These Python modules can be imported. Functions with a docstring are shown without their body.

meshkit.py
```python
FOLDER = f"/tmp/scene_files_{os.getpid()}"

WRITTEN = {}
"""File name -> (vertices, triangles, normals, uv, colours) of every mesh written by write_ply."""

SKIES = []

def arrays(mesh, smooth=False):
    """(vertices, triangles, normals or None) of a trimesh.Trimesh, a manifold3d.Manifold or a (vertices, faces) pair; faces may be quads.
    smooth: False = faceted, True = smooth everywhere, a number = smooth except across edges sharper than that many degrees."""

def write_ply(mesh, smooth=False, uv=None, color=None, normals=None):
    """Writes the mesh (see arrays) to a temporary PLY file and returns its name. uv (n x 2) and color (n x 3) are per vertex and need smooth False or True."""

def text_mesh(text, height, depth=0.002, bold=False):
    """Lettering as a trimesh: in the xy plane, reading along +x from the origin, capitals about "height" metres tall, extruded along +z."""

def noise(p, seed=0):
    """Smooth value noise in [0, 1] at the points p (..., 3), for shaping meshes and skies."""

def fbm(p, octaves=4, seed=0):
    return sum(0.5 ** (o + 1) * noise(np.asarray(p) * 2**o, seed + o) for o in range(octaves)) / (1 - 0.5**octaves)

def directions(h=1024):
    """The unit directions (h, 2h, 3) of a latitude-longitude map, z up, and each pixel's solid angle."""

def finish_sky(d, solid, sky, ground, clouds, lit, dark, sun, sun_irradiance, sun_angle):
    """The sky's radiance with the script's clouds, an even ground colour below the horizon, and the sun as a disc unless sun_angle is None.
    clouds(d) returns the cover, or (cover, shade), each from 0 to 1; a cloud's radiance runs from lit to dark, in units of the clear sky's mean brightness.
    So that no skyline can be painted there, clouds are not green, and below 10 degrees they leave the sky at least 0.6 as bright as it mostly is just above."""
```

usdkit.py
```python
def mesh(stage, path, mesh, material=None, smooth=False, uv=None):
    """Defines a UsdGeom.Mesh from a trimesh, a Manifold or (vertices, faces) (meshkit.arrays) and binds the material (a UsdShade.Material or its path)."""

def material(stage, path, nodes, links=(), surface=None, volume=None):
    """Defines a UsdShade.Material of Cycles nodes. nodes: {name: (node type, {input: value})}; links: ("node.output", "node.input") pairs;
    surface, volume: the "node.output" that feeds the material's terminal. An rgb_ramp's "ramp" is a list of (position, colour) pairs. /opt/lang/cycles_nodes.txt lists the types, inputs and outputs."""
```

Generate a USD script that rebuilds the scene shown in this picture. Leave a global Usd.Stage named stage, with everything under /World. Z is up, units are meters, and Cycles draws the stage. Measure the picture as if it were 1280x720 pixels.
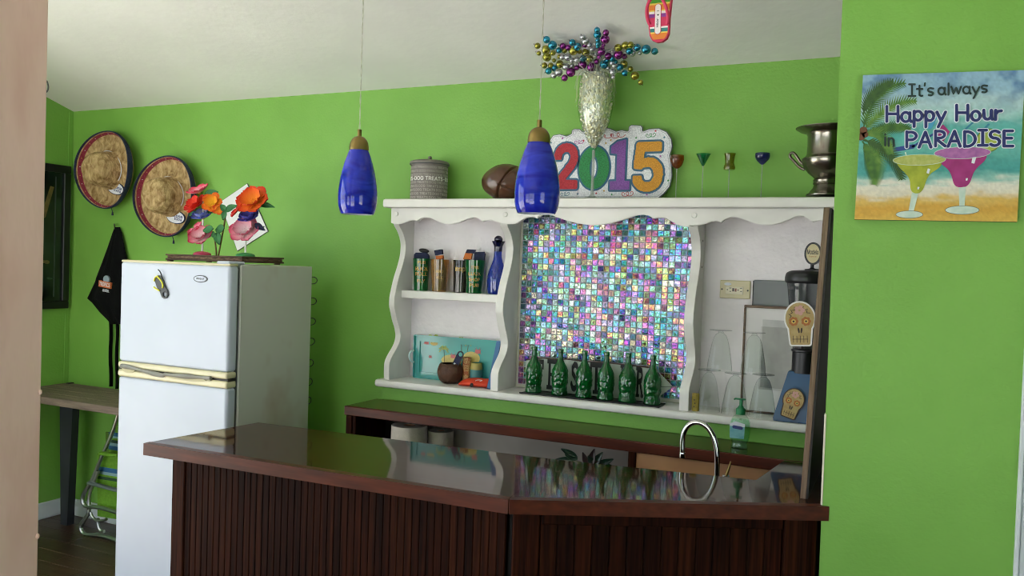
import math, random
import numpy as np, trimesh, manifold3d as m3
import usdkit, meshkit
from shapely.geometry import Polygon, LineString, Point, MultiPolygon, box as sbox
from shapely import affinity
from shapely.ops import unary_union
from scipy.interpolate import PchipInterpolator
from pxr import Usd, UsdGeom, UsdLux, UsdShade, Gf, Sdf, Vt

stage = Usd.Stage.CreateInMemory()
UsdGeom.SetStageUpAxis(stage, 'Z')
UsdGeom.SetStageMetersPerUnit(stage, 1.0)
UsdGeom.Xform.Define(stage, '/World')
UsdGeom.Scope.Define(stage, '/World/Looks')
rng = np.random.default_rng(7)
random.seed(7)

# ------------------------------------------------------------------ camera
FPX, YAW, PITCH, ROLL, CAMZ = 1047.3, .44199761, -.02570284, .03370048, 1.577
def _cam_rows():
    cy, sy = math.cos(YAW), math.sin(YAW)
    f = np.array([-sy, cy, 0]); r = np.array([cy, sy, 0]); u = np.array([0, 0, 1.])
    f2 = f*math.cos(PITCH) + u*math.sin(PITCH); u2 = u*math.cos(PITCH) - f*math.sin(PITCH)
    return np.array([r*math.cos(ROLL) + u2*math.sin(ROLL), u2*math.cos(ROLL) - r*math.sin(ROLL), f2])
CM = _cam_rows()
cam = UsdGeom.Camera.Define(stage, '/World/camera')
cam.CreateHorizontalApertureAttr(36.0)
cam.CreateVerticalApertureAttr(20.25)
cam.CreateFocalLengthAttr(36.0*FPX/1280)
cam.CreateClippingRangeAttr(Gf.Vec2f(.05, 200))
EXPOSURE = 0.33
cam.CreateExposureAttr(EXPOSURE)
_m = np.eye(4); _m[0, :3], _m[1, :3], _m[2, :3], _m[3, :3] = CM[0], CM[1], -CM[2], (0, 0, CAMZ)
cam.AddTransformOp().Set(Gf.Matrix4d(_m.tolist()))
def at(px, py, **k):
    """The point of the plane x=, y= or z= that the photograph shows at a pixel."""
    (a, v), = k.items(); i = 'xyz'.index(a)
    d = CM.T @ np.array([(px-640)/FPX, -(py-360)/FPX, 1]); o = np.array([0, 0, CAMZ])
    return o + d*(v-o[i])/d[i]
def depth(p): return float(CM[2] @ (np.asarray(p, float)-[0, 0, CAMZ]))
def mpp(p): return depth(p)/FPX          # metres per pixel at a point

# ------------------------------------------------------------------ light
dome = UsdLux.DomeLight.Define(stage, '/World/sky')
dome.CreateColorAttr(Gf.Vec3f(.86, .95, 1.08)); dome.CreateIntensityAttr(.9)
sun = UsdLux.DistantLight.Define(stage, '/World/sun')
sun.CreateNormalizeAttr(True); sun.CreateIntensityAttr(10.0); sun.CreateAngleAttr(.6); sun.CreateColorAttr(Gf.Vec3f(1, .97, .92))
sun.AddRotateXYZOp().Set(Gf.Vec3f(12, -34, 0))
def window_light(name, cx, cy, cz, w, h, rot, inten, color=(.94, 1, 1.03)):
    l = UsdLux.RectLight.Define(stage, '/World/'+name)
    l.CreateWidthAttr(w); l.CreateHeightAttr(h); l.CreateIntensityAttr(inten); l.CreateColorAttr(Gf.Vec3f(*color))
    l.AddTranslateOp().Set(Gf.Vec3d(cx, cy, cz)); l.AddRotateXYZOp().Set(Gf.Vec3f(*rot))

# ------------------------------------------------------------------ helpers: naming, objects
counts = {}
def numbered(parent, name):
    k = (parent, name); n = counts.get(k, 0); counts[k] = n+1
    return name if n == 0 else f'{name}_{n:03d}'
class T:
    def __init__(s, path, base): s.path, s.base = path, np.asarray(base, float)
def tag(prim, label=None, cat=None, group=None, kind=None):
    for k, v in (('label', label), ('category', cat), ('group', group), ('kind', kind)):
        if v: prim.SetCustomDataByKey(k, v)
def thing(name, label, cat, base=(0, 0, 0), group=None, kind=None):
    n = numbered('/World', name); p = '/World/'+n
    x = UsdGeom.Xform.Define(stage, p); x.AddTranslateOp().Set(Gf.Vec3d(*map(float, base)))
    tag(x.GetPrim(), label, cat, group, kind)
    return T(p, base)
def _mesh(path, mesh, mat, smooth):
    return usdkit.mesh(stage, path, mesh, mat, smooth=smooth)
def tm(mesh):
    if isinstance(mesh, trimesh.Trimesh): return mesh
    v, f, n = meshkit.arrays(mesh); return trimesh.Trimesh(v, f, process=False)
def part(parent, name, mesh, mat, smooth=35, label=None, kind=None, tint=None):
    if isinstance(mesh, (list, tuple)) and len(mesh) and not isinstance(mesh[0], np.ndarray): mesh = cat(mesh)
    mesh = tm(mesh).copy(); mesh.apply_translation(-parent.base)
    p = parent.path+'/'+numbered(parent.path, name)
    g = _mesh(p, mesh, mat, smooth)
    if tint is not None:
        pv = UsdGeom.PrimvarsAPI(g).CreatePrimvar('tint', Sdf.ValueTypeNames.Color3fArray, 'vertex')
        pv.Set(Vt.Vec3fArray.FromNumpy(np.asarray(tint, np.float32)))
    tag(g.GetPrim(), label=label, kind=kind)
    return T(p, parent.base)
def single(name, mesh, mat, label, catg, smooth=35, group=None, kind=None):
    if isinstance(mesh, (list, tuple)) and not isinstance(mesh[0], np.ndarray): mesh = cat(mesh)
    p = '/World/'+numbered('/World', name)
    g = _mesh(p, tm(mesh), mat, smooth); tag(g.GetPrim(), label, catg, group, kind)
    return T(p, (0, 0, 0))
def struct(name, mesh, mat, label=None, smooth=False):
    return single(name, mesh, mat, label, None, smooth, kind='structure')

# ------------------------------------------------------------------ helpers: shapes
def cat(ms): return trimesh.util.concatenate([tm(m) for m in ms])
def box(x0, x1, y0, y1, z0, z1):
    m = trimesh.creation.box([abs(x1-x0), abs(y1-y0), abs(z1-z0)]); m.apply_translation([(x0+x1)/2, (y0+y1)/2, (z0+z1)/2]); return m
def rbox(x0, x1, y0, y1, z0, z1, r=.003, n=1):
    r = min(r, abs(x1-x0)/2.01, abs(y1-y0)/2.01, abs(z1-z0)/2.01); pts = []
    if n == 1: dirs = np.array([[1, 0, 0], [0, 1, 0], [0, 0, 1]], float)
    else:
        a = np.linspace(0, np.pi/2, n+1); dirs = np.array([[math.cos(i)*math.cos(j), math.cos(i)*math.sin(j), math.sin(i)] for i in a for j in a])
    for sx, cx in ((-1, x0+r), (1, x1-r)):
        for sy, cy in ((-1, y0+r), (1, y1-r)):
            for sz, cz in ((-1, z0+r), (1, z1-r)):
                pts.append(np.array([cx, cy, cz]) + dirs*[sx, sy, sz]*r)
    return trimesh.convex.convex_hull(np.vstack(pts))
def hull(pts): return trimesh.convex.convex_hull(np.asarray(pts, float))
def lathe(prof, c=(0, 0, 0), n=32):
    """Solid of revolution about z; prof = [(radius, height)...]."""
    p = np.array([(max(r, 0), z) for r, z in prof], float)
    a = np.linspace(0, 2*np.pi, n, endpoint=False); V = []; idx = []
    for r, z in p:
        if r < 1e-7: idx.append([len(V)]*n); V.append((0, 0, z))
        else:
            idx.append(list(range(len(V), len(V)+n))); V += [(r*math.cos(t), r*math.sin(t), z) for t in a]
    F = []
    for i in range(len(p)-1):
        for j in range(n):
            k = (j+1) % n; A, B, C, D = idx[i][j], idx[i][k], idx[i+1][k], idx[i+1][j]
            if A != B: F.append((A, B, C))
            if C != D: F.append((A, C, D))
    F = [f for f in F if len(set(f)) == 3]
    m = trimesh.Trimesh(np.array(V), np.array(F), process=False); m.apply_translation(c); return m
def shell(outer, t, c=(0, 0, 0), n=32, single=False):
    """Open vessel: outer profile from bottom centre up to the rim, wall thickness t."""
    if single: return lathe([(0, outer[0][1])] + outer + [(outer[-1][0]-t, outer[-1][1]+.0003)], c, n)
    inner = [(max(r-t, 0), z + (t if i == 0 else 0)) for i, (r, z) in enumerate(outer)]
    inner = [(r, max(z, outer[0][1]+t*1.5)) for r, z in inner]
    return lathe([(0, outer[0][1])] + outer + inner[::-1] + [(0, inner[0][1])], c, n)
def smoothprof(pts, k=6):
    p = np.array(pts, float); s = np.r_[0, np.cumsum(np.linalg.norm(np.diff(p, axis=0), axis=1))]
    u = np.linspace(0, s[-1], (len(p)-1)*k+1); u = np.union1d(u, s)
    return [tuple(x) for x in np.stack([PchipInterpolator(s, p[:, i])(u) for i in (0, 1)], 1)]
def spline(pts, k=6):
    from scipy.interpolate import CubicSpline
    p = np.array(pts, float); s = np.r_[0, np.cumsum(np.linalg.norm(np.diff(p, axis=0), axis=1))]
    return CubicSpline(s, p)(np.linspace(0, s[-1], (len(p)-1)*k+1))
def tube(path, r, n=8, closed=False, flat=1.0):
    p = np.array(path, float); r = np.broadcast_to(np.asarray(r, float), (len(p),))
    t = np.gradient(p, axis=0) if not closed else np.roll(p, -1, 0)-np.roll(p, 1, 0)
    t /= np.maximum(np.linalg.norm(t, axis=1, keepdims=True), 1e-9)
    ref = np.array([0, 0, 1.]) if abs(t[0][2]) < .9 else np.array([1., 0, 0])
    u = np.cross(t[0], ref); u /= np.linalg.norm(u); V = []
    for i in range(len(p)):
        u = u - t[i]*(u@t[i]); u /= max(np.linalg.norm(u), 1e-9); w = np.cross(t[i], u)
        for j in range(n):
            a = 2*np.pi*j/n; V.append(p[i] + r[i]*(math.cos(a)*u + flat*math.sin(a)*w))
    F = []; m = len(p)
    for i in range(m if closed else m-1):
        for j in range(n):
            a, b = i*n+j, i*n+(j+1) % n; c, d = ((i+1) % m)*n+(j+1) % n, ((i+1) % m)*n+j
            F += [(a, b, c), (a, c, d)]
    if not closed:
        V += [p[0], p[-1]]; k = m*n
        for j in range(n): F += [(k, (j+1) % n, j), (k+1, (m-1)*n+j, (m-1)*n+(j+1) % n)]
    return trimesh.Trimesh(np.array(V), np.array(F), process=False)
def ball(c, r, sub=2, squash=(1, 1, 1)):
    m = trimesh.creation.icosphere(sub, 1.0); m.apply_scale(np.array(squash)*r); m.apply_translation(c); return m
def polys(g): return [q for q in getattr(g, 'geoms', [g]) if isinstance(q, Polygon) and q.area > 1e-10]
def extrude(g, h): return cat([trimesh.creation.extrude_polygon(q, h, engine='earcut') for q in polys(g)])
def prism_xz(g, y0, y1):          # (u, v) -> (x, z), thickness from y0 to y1
    m = extrude(g if not isinstance(g, list) else Polygon(g), abs(y1-y0))
    V = m.vertices.copy(); m.vertices = np.stack([V[:, 0], max(y0, y1)-V[:, 2], V[:, 1]], 1); return m
def prism_yz(g, x0, x1):          # (u, v) -> (y, z)
    m = extrude(g if not isinstance(g, list) else Polygon(g), abs(x1-x0))
    V = m.vertices.copy(); m.vertices = np.stack([min(x0, x1)+V[:, 2], V[:, 0], V[:, 1]], 1); return m
def prism_xy(g, z0, z1):
    m = extrude(g if not isinstance(g, list) else Polygon(g), abs(z1-z0)); m.apply_translation([0, 0, min(z0, z1)]); return m
def stroke(pts, w, cap=1): return LineString(pts).buffer(w/2, cap_style=cap, join_style=1, quad_segs=4)
def ell(cx, cy, rx, ry, n=28): return Polygon([(cx+rx*math.cos(t), cy+ry*math.sin(t)) for t in np.linspace(0, 2*np.pi, n, endpoint=False)])
def text_poly(s, height, bold=False):
    m = meshkit.text_mesh(s, height, .001, bold); V, Fc, Nn = m.vertices, m.faces, m.face_normals
    return unary_union([Polygon(V[f][:, :2]).buffer(1e-6) for f, n in zip(Fc, Nn) if n[2] > .5]).buffer(-1e-6)
def fit(g, x0, x1, z0, z1):
    a, b, c, d = g.bounds; return affinity.translate(affinity.scale(g, (x1-x0)/(c-a), (z1-z0)/(d-b), origin=(a, b)), x0-a, z0-b)
def grid_surface(fn, nu, nv):
    V = np.array([fn(i/nu, j/nv) for i in range(nu+1) for j in range(nv+1)], float); F = []
    for i in range(nu):
        for j in range(nv):
            a = i*(nv+1)+j; F += [(a, a+1, a+nv+2), (a, a+nv+2, a+nv+1)]
    return trimesh.Trimesh(V, np.array(F), process=False)
def thick(m, t):
    """A sheet given thickness t along its normals."""
    n = m.vertex_normals; a, b = m.vertices + n*t/2, m.vertices - n*t/2; k = len(a)
    e = np.sort(m.edges, axis=1); u, inv, c = np.unique(e, axis=0, return_inverse=True, return_counts=True)
    bd = m.edges[c[inv.ravel()] == 1]
    F = np.vstack([m.faces, m.faces[:, ::-1]+k, np.array([(p, p+k, q+k) for p, q in bd]), np.array([(p, q+k, q) for p, q in bd])])
    return trimesh.Trimesh(np.vstack([a, b]), F, process=False)
def rot(m, ang, axis, c=(0, 0, 0)):
    m = m.copy(); m.apply_transform(trimesh.transformations.rotation_matrix(ang, axis, c)); return m
def move(m, d): m = m.copy(); m.apply_translation(d); return m

# ------------------------------------------------------------------ materials
def lin(h):
    if not isinstance(h, str): return tuple(h)
    v = [int(h[i:i+2], 16)/255 for i in (1, 3, 5)]
    return tuple(x/12.92 if x <= .04045 else ((x+.055)/1.055)**2.4 for x in v)
def mat(name, col, rough=.5, col2=None, scale=8, stretch=(1, 1, 1), contrast=(.35, .65), metallic=0, bump=0, bscale=None, coat=0, coat_rough=.05,
        trans=0, ior=1.5, spec=.5, detail=3, sheen=0, bstretch=None, distortion=0, emit=None, rough2=None, obj=False, coord_rot=(0, 0, 0)):
    path = '/World/Looks/'+name
    N = {'p': ('principled_bsdf', dict(roughness=rough, metallic=metallic, ior=ior, specular_ior_level=spec, coat_weight=coat, coat_roughness=coat_rough, transmission_weight=trans, sheen_weight=sheen))}
    L = []
    src = 'tc.object' if obj else 'g.position'
    N['tc' if obj else 'g'] = ('texture_coordinate', {}) if obj else ('geometry', {})
    if col2 is not None:
        N['m'] = ('mapping', dict(scale=stretch, rotation=coord_rot)); N['n'] = ('noise_texture', dict(scale=scale, detail=detail, distortion=distortion))
        N['r'] = ('rgb_ramp', {'ramp': [(0, lin(col)), (contrast[0], lin(col)), (contrast[1], lin(col2)), (1, lin(col2))]})
        L += [(src, 'm.vector'), ('m.vector', 'n.vector'), ('n.fac', 'r.fac'), ('r.color', 'p.base_color')]
        if rough2 is not None:
            N['rr'] = ('map_range', dict(from_min=contrast[0], from_max=contrast[1], to_min=rough, to_max=rough2, clamp=True)); L += [('n.fac', 'rr.value'), ('rr.result', 'p.roughness')]
    else: N['p'][1]['base_color'] = lin(col)
    if bump:
        N['m2'] = ('mapping', dict(scale=bstretch or stretch, rotation=coord_rot)); N['n2'] = ('noise_texture', dict(scale=bscale or scale*3, detail=4)); N['b'] = ('bump', dict(strength=min(1, bump), distance=.01 if bump <= 1 else .01*bump))
        L += [(src, 'm2.vector'), ('m2.vector', 'n2.vector'), ('n2.fac', 'b.height'), ('b.normal', 'p.normal')]
        if coat: L += [('b.normal', 'p.coat_normal')]
    if emit: N['p'][1].update(emission_color=lin(emit[0]), emission_strength=emit[1])
    usdkit.material(stage, path, N, L, surface='p.BSDF')
    return path
def matglass(name, col=(1, 1, 1), rough=.0, ior=1.4, edge=.45):
    """Thin clear glass: transparent mixed with glossy by fresnel."""
    path = '/World/Looks/'+name
    usdkit.material(stage, path, {'lw': ('layer_weight', {'blend': .35}), 'rp': ('rgb_ramp', {'ramp': [(0, lin(col)), (.45, lin(col)), (1, tuple(c*edge for c in lin(col)))]}), 't': ('transparent_bsdf', {}), 'g': ('glossy_bsdf', {'color': (1, 1, 1), 'roughness': max(rough, .02)}), 'f': ('fresnel', {'IOR': ior}), 'ge': ('geometry', {}), 'q': ('math', {'math_type': 'subtract', 'value1': 1.0}), 'w': ('math', {'math_type': 'multiply'}),
                                  'x': ('mix_closure', {})}, [('lw.facing', 'rp.fac'), ('rp.color', 't.color'), ('ge.backfacing', 'q.value2'), ('q.value', 'w.value1'), ('f.fac', 'w.value2'), ('w.value', 'x.fac'), ('t.BSDF', 'x.closure1'), ('g.BSDF', 'x.closure2')], surface='x.closure')
    return path
def mattint(name, rough=.4, metallic=0, coat=0, bump=0, bscale=60, gain=1.0):
    path = '/World/Looks/'+name
    N = {'a': ('attribute', {'attribute': 'tint'}), 'p': ('principled_bsdf', dict(roughness=rough, metallic=metallic, coat_weight=coat))}
    L = [('a.color', 'p.base_color')]
    if bump:
        N.update(g=('geometry', {}), n=('noise_texture', dict(scale=bscale, detail=2)), b=('bump', dict(strength=bump, distance=.01)))
        L += [('g.position', 'n.vector'), ('n.fac', 'b.height'), ('b.normal', 'p.normal')]
    usdkit.material(stage, path, N, L, surface='p.BSDF')
    return path

def mattrans(name, col, diff=.10):
    """Coloured thin glass: tinted transparency, a little body colour and a fresnel sheen."""
    path = '/World/Looks/'+name
    usdkit.material(stage, path, {'t': ('transparent_bsdf', {'color': lin(col)}), 'd': ('diffuse_bsdf', {'color': lin(col)}), 'g': ('glossy_bsdf', {'color': (1, 1, 1), 'roughness': .04}), 'f': ('fresnel', {'IOR': 1.6}), 'ge': ('geometry', {}), 'q': ('math', {'math_type': 'subtract', 'value1': 1.0}),
        'w': ('math', {'math_type': 'multiply'}), 'y': ('mix_closure', {'fac': diff}), 'x': ('mix_closure', {})},
        [('ge.backfacing', 'q.value2'), ('q.value', 'w.value1'), ('f.fac', 'w.value2'), ('t.BSDF', 'y.closure1'), ('d.BSDF', 'y.closure2'), ('w.value', 'x.fac'), ('y.closure', 'x.closure1'), ('g.BSDF', 'x.closure2')], surface='x.closure')
    return path
# ================================================================== materials
M_wall = mat('green_wall', '#7ab04a', .55, '#73a844', 3, bump=.16, bscale=90, rough2=.6)
M_ceil = mat('ceiling_paint', '#e9e9e6', .75, '#e2e2df', 2, bump=.15, bscale=30)
M_white = mat('white_paint', '#e9e7e2', .38, '#dedcd6', 6, bump=.04, bscale=40)
M_cream_back = mat('hutch_back_plaster', '#f2ecee', .6, '#e8e2e4', 5, bump=.25, bscale=45)
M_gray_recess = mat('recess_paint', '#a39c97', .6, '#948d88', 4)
M_base = mat('baseboard_paint', '#dfe3ea', .5, '#cfd4dc', 8)
M_floor = [mat(f'floor_wood_{i}', a, .32, b, 3, stretch=(1.2, 14, 14), bump=.15, bscale=6, bstretch=(2, 30, 30), contrast=(.3, .7)) for i, (a, b) in enumerate((('#33211a', '#4a3126'), ('#38251c', '#50362a'), ('#2e1d16', '#452e23')))]
M_pink = mat('pink_paint', '#f2cabf', .5, '#e3b0a5', 9, stretch=(1, 1, .35), bump=.25, bscale=22, bstretch=(1, 1, .3), contrast=(.45, .75))
M_palepink = mat('pale_paint', '#e9dccf', .55, '#dccfc0', 9)
M_exterior = mat('patio_concrete', '#b4b3b0', .9, '#a3a2a0', 1.5)
M_counter = mat('dark_varnished_top', '#2c130a', .06, '#44200f', 3, spec=.4, stretch=(2, 16, 16), bump=.02, bscale=9, bstretch=(1, 1, 1), contrast=(.3, .75))
M_counter_edge = mat('varnished_edge', '#3c170b', .38, '#5a2612', 3, stretch=(2, 16, 16), bump=.06, bscale=20, contrast=(.3, .75), spec=.25)
M_beads = [mat(f'dark_board_{i}', a, .6, b, 4, spec=.06, stretch=(22, 22, .7), bump=.15, bscale=8, bstretch=(24, 24, .6), contrast=(.35, .7)) for i, (a, b) in enumerate((('#190905', '#321509'), ('#1c0b05', '#38180b'), ('#150704', '#2a1108'), ('#1e0c06', '#3c1c0d')))]
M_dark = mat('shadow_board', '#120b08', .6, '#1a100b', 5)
M_tan = mat('tan_hardboard', '#b98a63', .55, '#ad7e58', 8)
M_fridge = mat('fridge_white', '#c2c9d6', .34, '#bac2cf', 2, spec=.35)
M_fridge_side = mat('fridge_side', '#bfc1b6', .42, '#a5907a', 3.2, contrast=(.54, .78), bump=.06, bscale=200)
M_fridge_cream = mat('fridge_cream', '#d8d0ab', .3, '#cfc69e', 5)
M_fridge_grip = mat('fridge_grip', '#8b8a80', .35, '#77756a', 8)
M_black = mat('black_plastic', '#101112', .4, '#17181a', 10)
M_gasket = mat('gasket_gray', '#55585c', .5, '#494b4f', 10)
M_steel = mat('chrome', '#d8d8d6', .07, '#cfcfcd', 6, metallic=1)
M_alu = mat('aluminium', '#c4c8c8', .28, '#b4b8b8', 12, metallic=1)
M_brass = mat('antique_brass', '#9a8350', .3, '#856f42', 14, metallic=1)

# ================================================================== the setting
D = 3.41; XL = -4.55; XR = 2.3; YF = -2.6; EAVE = 2.413; SLOPE = .30; YR = .4
def ceil_z(y): return EAVE + SLOPE*(D-y) if y > YR else EAVE + SLOPE*(D-YR) - SLOPE*(YR-y)
struct('ground', box(-16, 14, -18, 12, -.16, -.10), M_exterior)
fl = thing('floor', None, None, (0, 0, 0), kind='structure')
part(fl, 'subfloor', box(XL-.1, XR, YF, D+.1, -.09, -.018), M_dark)
PW = .118; k = 0; y = D
while y > YF:
    xs = XL - rng.uniform(0, .9); nl = 0
    while xs < XR:
        L = rng.uniform(.9, 1.5) if y > 2.2 else 4.0
        a, b = max(xs, XL), min(xs+L, XR)
        if b-a > .05: part(fl, 'floor_plank', rbox(a+.001, b-.001, max(y-PW, YF)+.0006, y-.0006, -.018, 0, .0012), M_floor[k % 3]); k += 1
        xs += L
    y -= PW
struct('wall_back', box(XL-.12, .30, D, D+.12, -.05, EAVE+.03), M_wall)
# left wall with a doorway and a window that light the room
def wall_with_holes(u0, u1, z0, topf, holes):
    g = Polygon([(u0, z0)] + [(u1, z0)] + [(u, topf(u)) for u in np.linspace(u1, u0, 41)])
    for h in holes: g = g.difference(sbox(*h))
    return g
left_holes = [(-1.3, 0, 1.75, 2.65)]
struct('wall_left', prism_yz(wall_with_holes(YF, D, -.05, ceil_z, left_holes), XL-.12, XL), M_wall)
front_holes = [(-4.3, .4, -2.5, 1.92), (-2.38, 0, -.1, 1.95)]
struct('wall_front', prism_xz(wall_with_holes(XL-.12, XR+.12, -.05, lambda u: ceil_z(YF), front_holes), YF-.12, YF), M_wall)
struct('wall_right', prism_yz(wall_with_holes(YF, 2.455, -.05, ceil_z, [(-1.7, .6, .4, 2.0)]), XR, XR+.12), M_wall)
# muntins of the far windows (they only show as reflections)
mf = thing('window_1', None, None, kind='structure')
for (a, b, c, d) in front_holes:
    for t in np.linspace(a, c, 5 if c-a > 1.2 else 4): part(mf, 'window_bar', box(t-.03, t+.03, YF-.09, YF-.03, max(b, 0), d), M_white)
    part(mf, 'window_bar', box(a, c, YF-.09, YF-.03, (b+d)/2-.02, (b+d)/2+.02), M_white)
ml = thing('window_2', None, None, kind='structure')
for (a, b, c, d) in left_holes:
    for t in np.linspace(a, c, 4): part(ml, 'window_bar', box(XL-.09, XL-.03, t-.025, t+.025, b, d), M_white)
yy = [D+.12, YR, YF-.7]
struct('ceiling', prism_yz(Polygon([(q, ceil_z(q)) for q in yy] + [(q, ceil_z(q)+.08) for q in yy[::-1]]), XL-.5, XR+.5), M_ceil)
# the wall stub that carries the beach sign, and the end of the bar alcove behind it
struct('wall_stub', prism_xz(Polygon([(-.19, -.05), (.272, -.05), (.266, 2.70), (-.196, 2.70)]), 2.455, 2.57), M_wall)
struct('wall_alcove', box(.20, .30, 2.57, D, -.05, 2.69), M_wall)
struct('trim_1', [rbox(.268, .278, 2.437, 2.58, 0, 2.69, .002), rbox(.2785, .40, 2.445, 2.57, 0, 2.69, .003)], M_base)
struct('wall_far_right', prism_xz(wall_with_holes(.40, XR+.12, -.05, lambda u: 2.69, []), 2.455, 2.57), M_wall)
struct('trim_2', rbox(-.1955, -.1903, 2.452, 2.50, .947, 1.20, .001), M_palepink, label='narrow white corner strip on the green wall edge above the bar end')
struct('baseboard_back', rbox(XL+.013, -2.3, D-.014, D, 0, .098, .004), M_base)
struct('baseboard_left', rbox(XL, XL+.013, 2.2, D, 0, .098, .004), M_base)
struct('trim_3', rbox(XL, XL+.004, D-.03, D-.001, .1, EAVE, .001), M_wall)
struct('wall_apron', rbox(-2.178, .18, 3.236, D, .945, 1.004, .002), M_wall)
# pink door post close to the camera
post = thing('trim_4', None, None, (-1.72, 1.12, 0), kind='structure')
pp = [(-1.707, 1.215), (-1.707, 1.10), (-1.80, 1.10), (-1.80, 1.215)]
part(post, 'post', prism_xy(Polygon(pp).buffer(-.003).buffer(.003), 0, ceil_z(1.2)), M_pink, label='salmon pink painted wooden door post at the left edge')
part(post, 'post_edge', prism_xy(Polygon([(-1.795, 1.098), (-1.702, 1.098), (-1.702, 1.092), (-1.795, 1.092)]), 0, ceil_z(1.2)), M_palepink)
for px, py in ((42, 489), (38, 668)):
    q = at(px, py, y=1.212); part(post, 'hinge_pin', ball((-1.706, 1.212, q[2]), .0042, 2, (1, 1, 1.5)), M_pink)

# ================================================================== hutch
YB = 3.398
hut = thing('hutch', 'white wooden wall hutch with scalloped valance and wavy side panels', 'shelf', (-1.1, D, 1.004))
part(hut, 'top_slab', rbox(-2.187, .19, 3.206, D, 1.826, 1.866, .010, 2), M_white)
cr = []
def seg(o, sc, pts): return [at(o[0]+a/sc, o[1]+b/sc, y=3.236)[[0, 2]] for a, b in pts]
runs = [seg((480, 240), 3.368, [(27, 130), (60, 135), (85, 130), (110, 120), (124, 119), (138, 125)]),
        seg((480, 240), 3.368, [(138, 125), (153, 113), (172, 107), (195, 110), (225, 124), (275, 135), (315, 127), (350, 113), (378, 106), (395, 110), (412, 125)]),
        seg((480, 240), 3.368, [(412, 125), (428, 120), (450, 119), (480, 126), (515, 135), (545, 135), (575, 122), (600, 107), (625, 104), (639, 111)]),
        seg((640, 250), 4.233, [(128, 98), (145, 86), (165, 76), (200, 79), (260, 100), (340, 122), (430, 133), (520, 122), (600, 100), (660, 80), (692, 76), (725, 83), (752, 99)]),
        seg((640, 250), 4.233, [(752, 99), (775, 92), (805, 93), (840, 112), (880, 133), (920, 141), (950, 140)])]
runs.append(seg((840, 240), 4, [(88, 167), (130, 166), (175, 156), (205, 147), (225, 146), (245, 153)]))
runs.append(seg((840, 240), 4, [(245, 153), (270, 134), (300, 124), (340, 130), (390, 148), (440, 163), (475, 167), (530, 158), (580, 140), (625, 121), (650, 119), (680, 132), (702, 150)]))
runs.append(seg((840, 240), 4, [(702, 150), (730, 143), (770, 141), (800, 150), (850, 165)]))
for r in runs:
    r = np.array(r); u = np.unique(np.r_[np.linspace(r[0, 0], r[-1, 0], 22)]); cr += list(zip(u, PchipInterpolator(r[:, 0], r[:, 1])(u)))
val = Polygon([(-2.16, 1.826)] + [(float(a), float(b)) for a, b in cr] + [(.18, cr[-1][1]), (.18, 1.826)]).buffer(0)
part(hut, 'valance', [prism_xz(val, 3.243, 3.256), prism_xz(val.buffer(-.0022), 3.238, 3.2431)], M_white, smooth=25)
for bx in (-2.129, -1.575, -.762):
    part(hut, 'button', rot(lathe([(0, -.002), (.0105, -.002), (.0105, .001), (.009, .003), (0, .0038)], n=20), math.pi/2, [1, 0, 0]).apply_translation([bx, 3.2375, 1.799]), M_white)
zs = [1.04, 1.106, 1.125, 1.15, 1.188, 1.21, 1.235, 1.27, 1.31, 1.344, 1.385, 1.414, 1.44, 1.5, 1.57, 1.62, 1.655, 1.69, 1.72, 1.757, 1.826]
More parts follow.
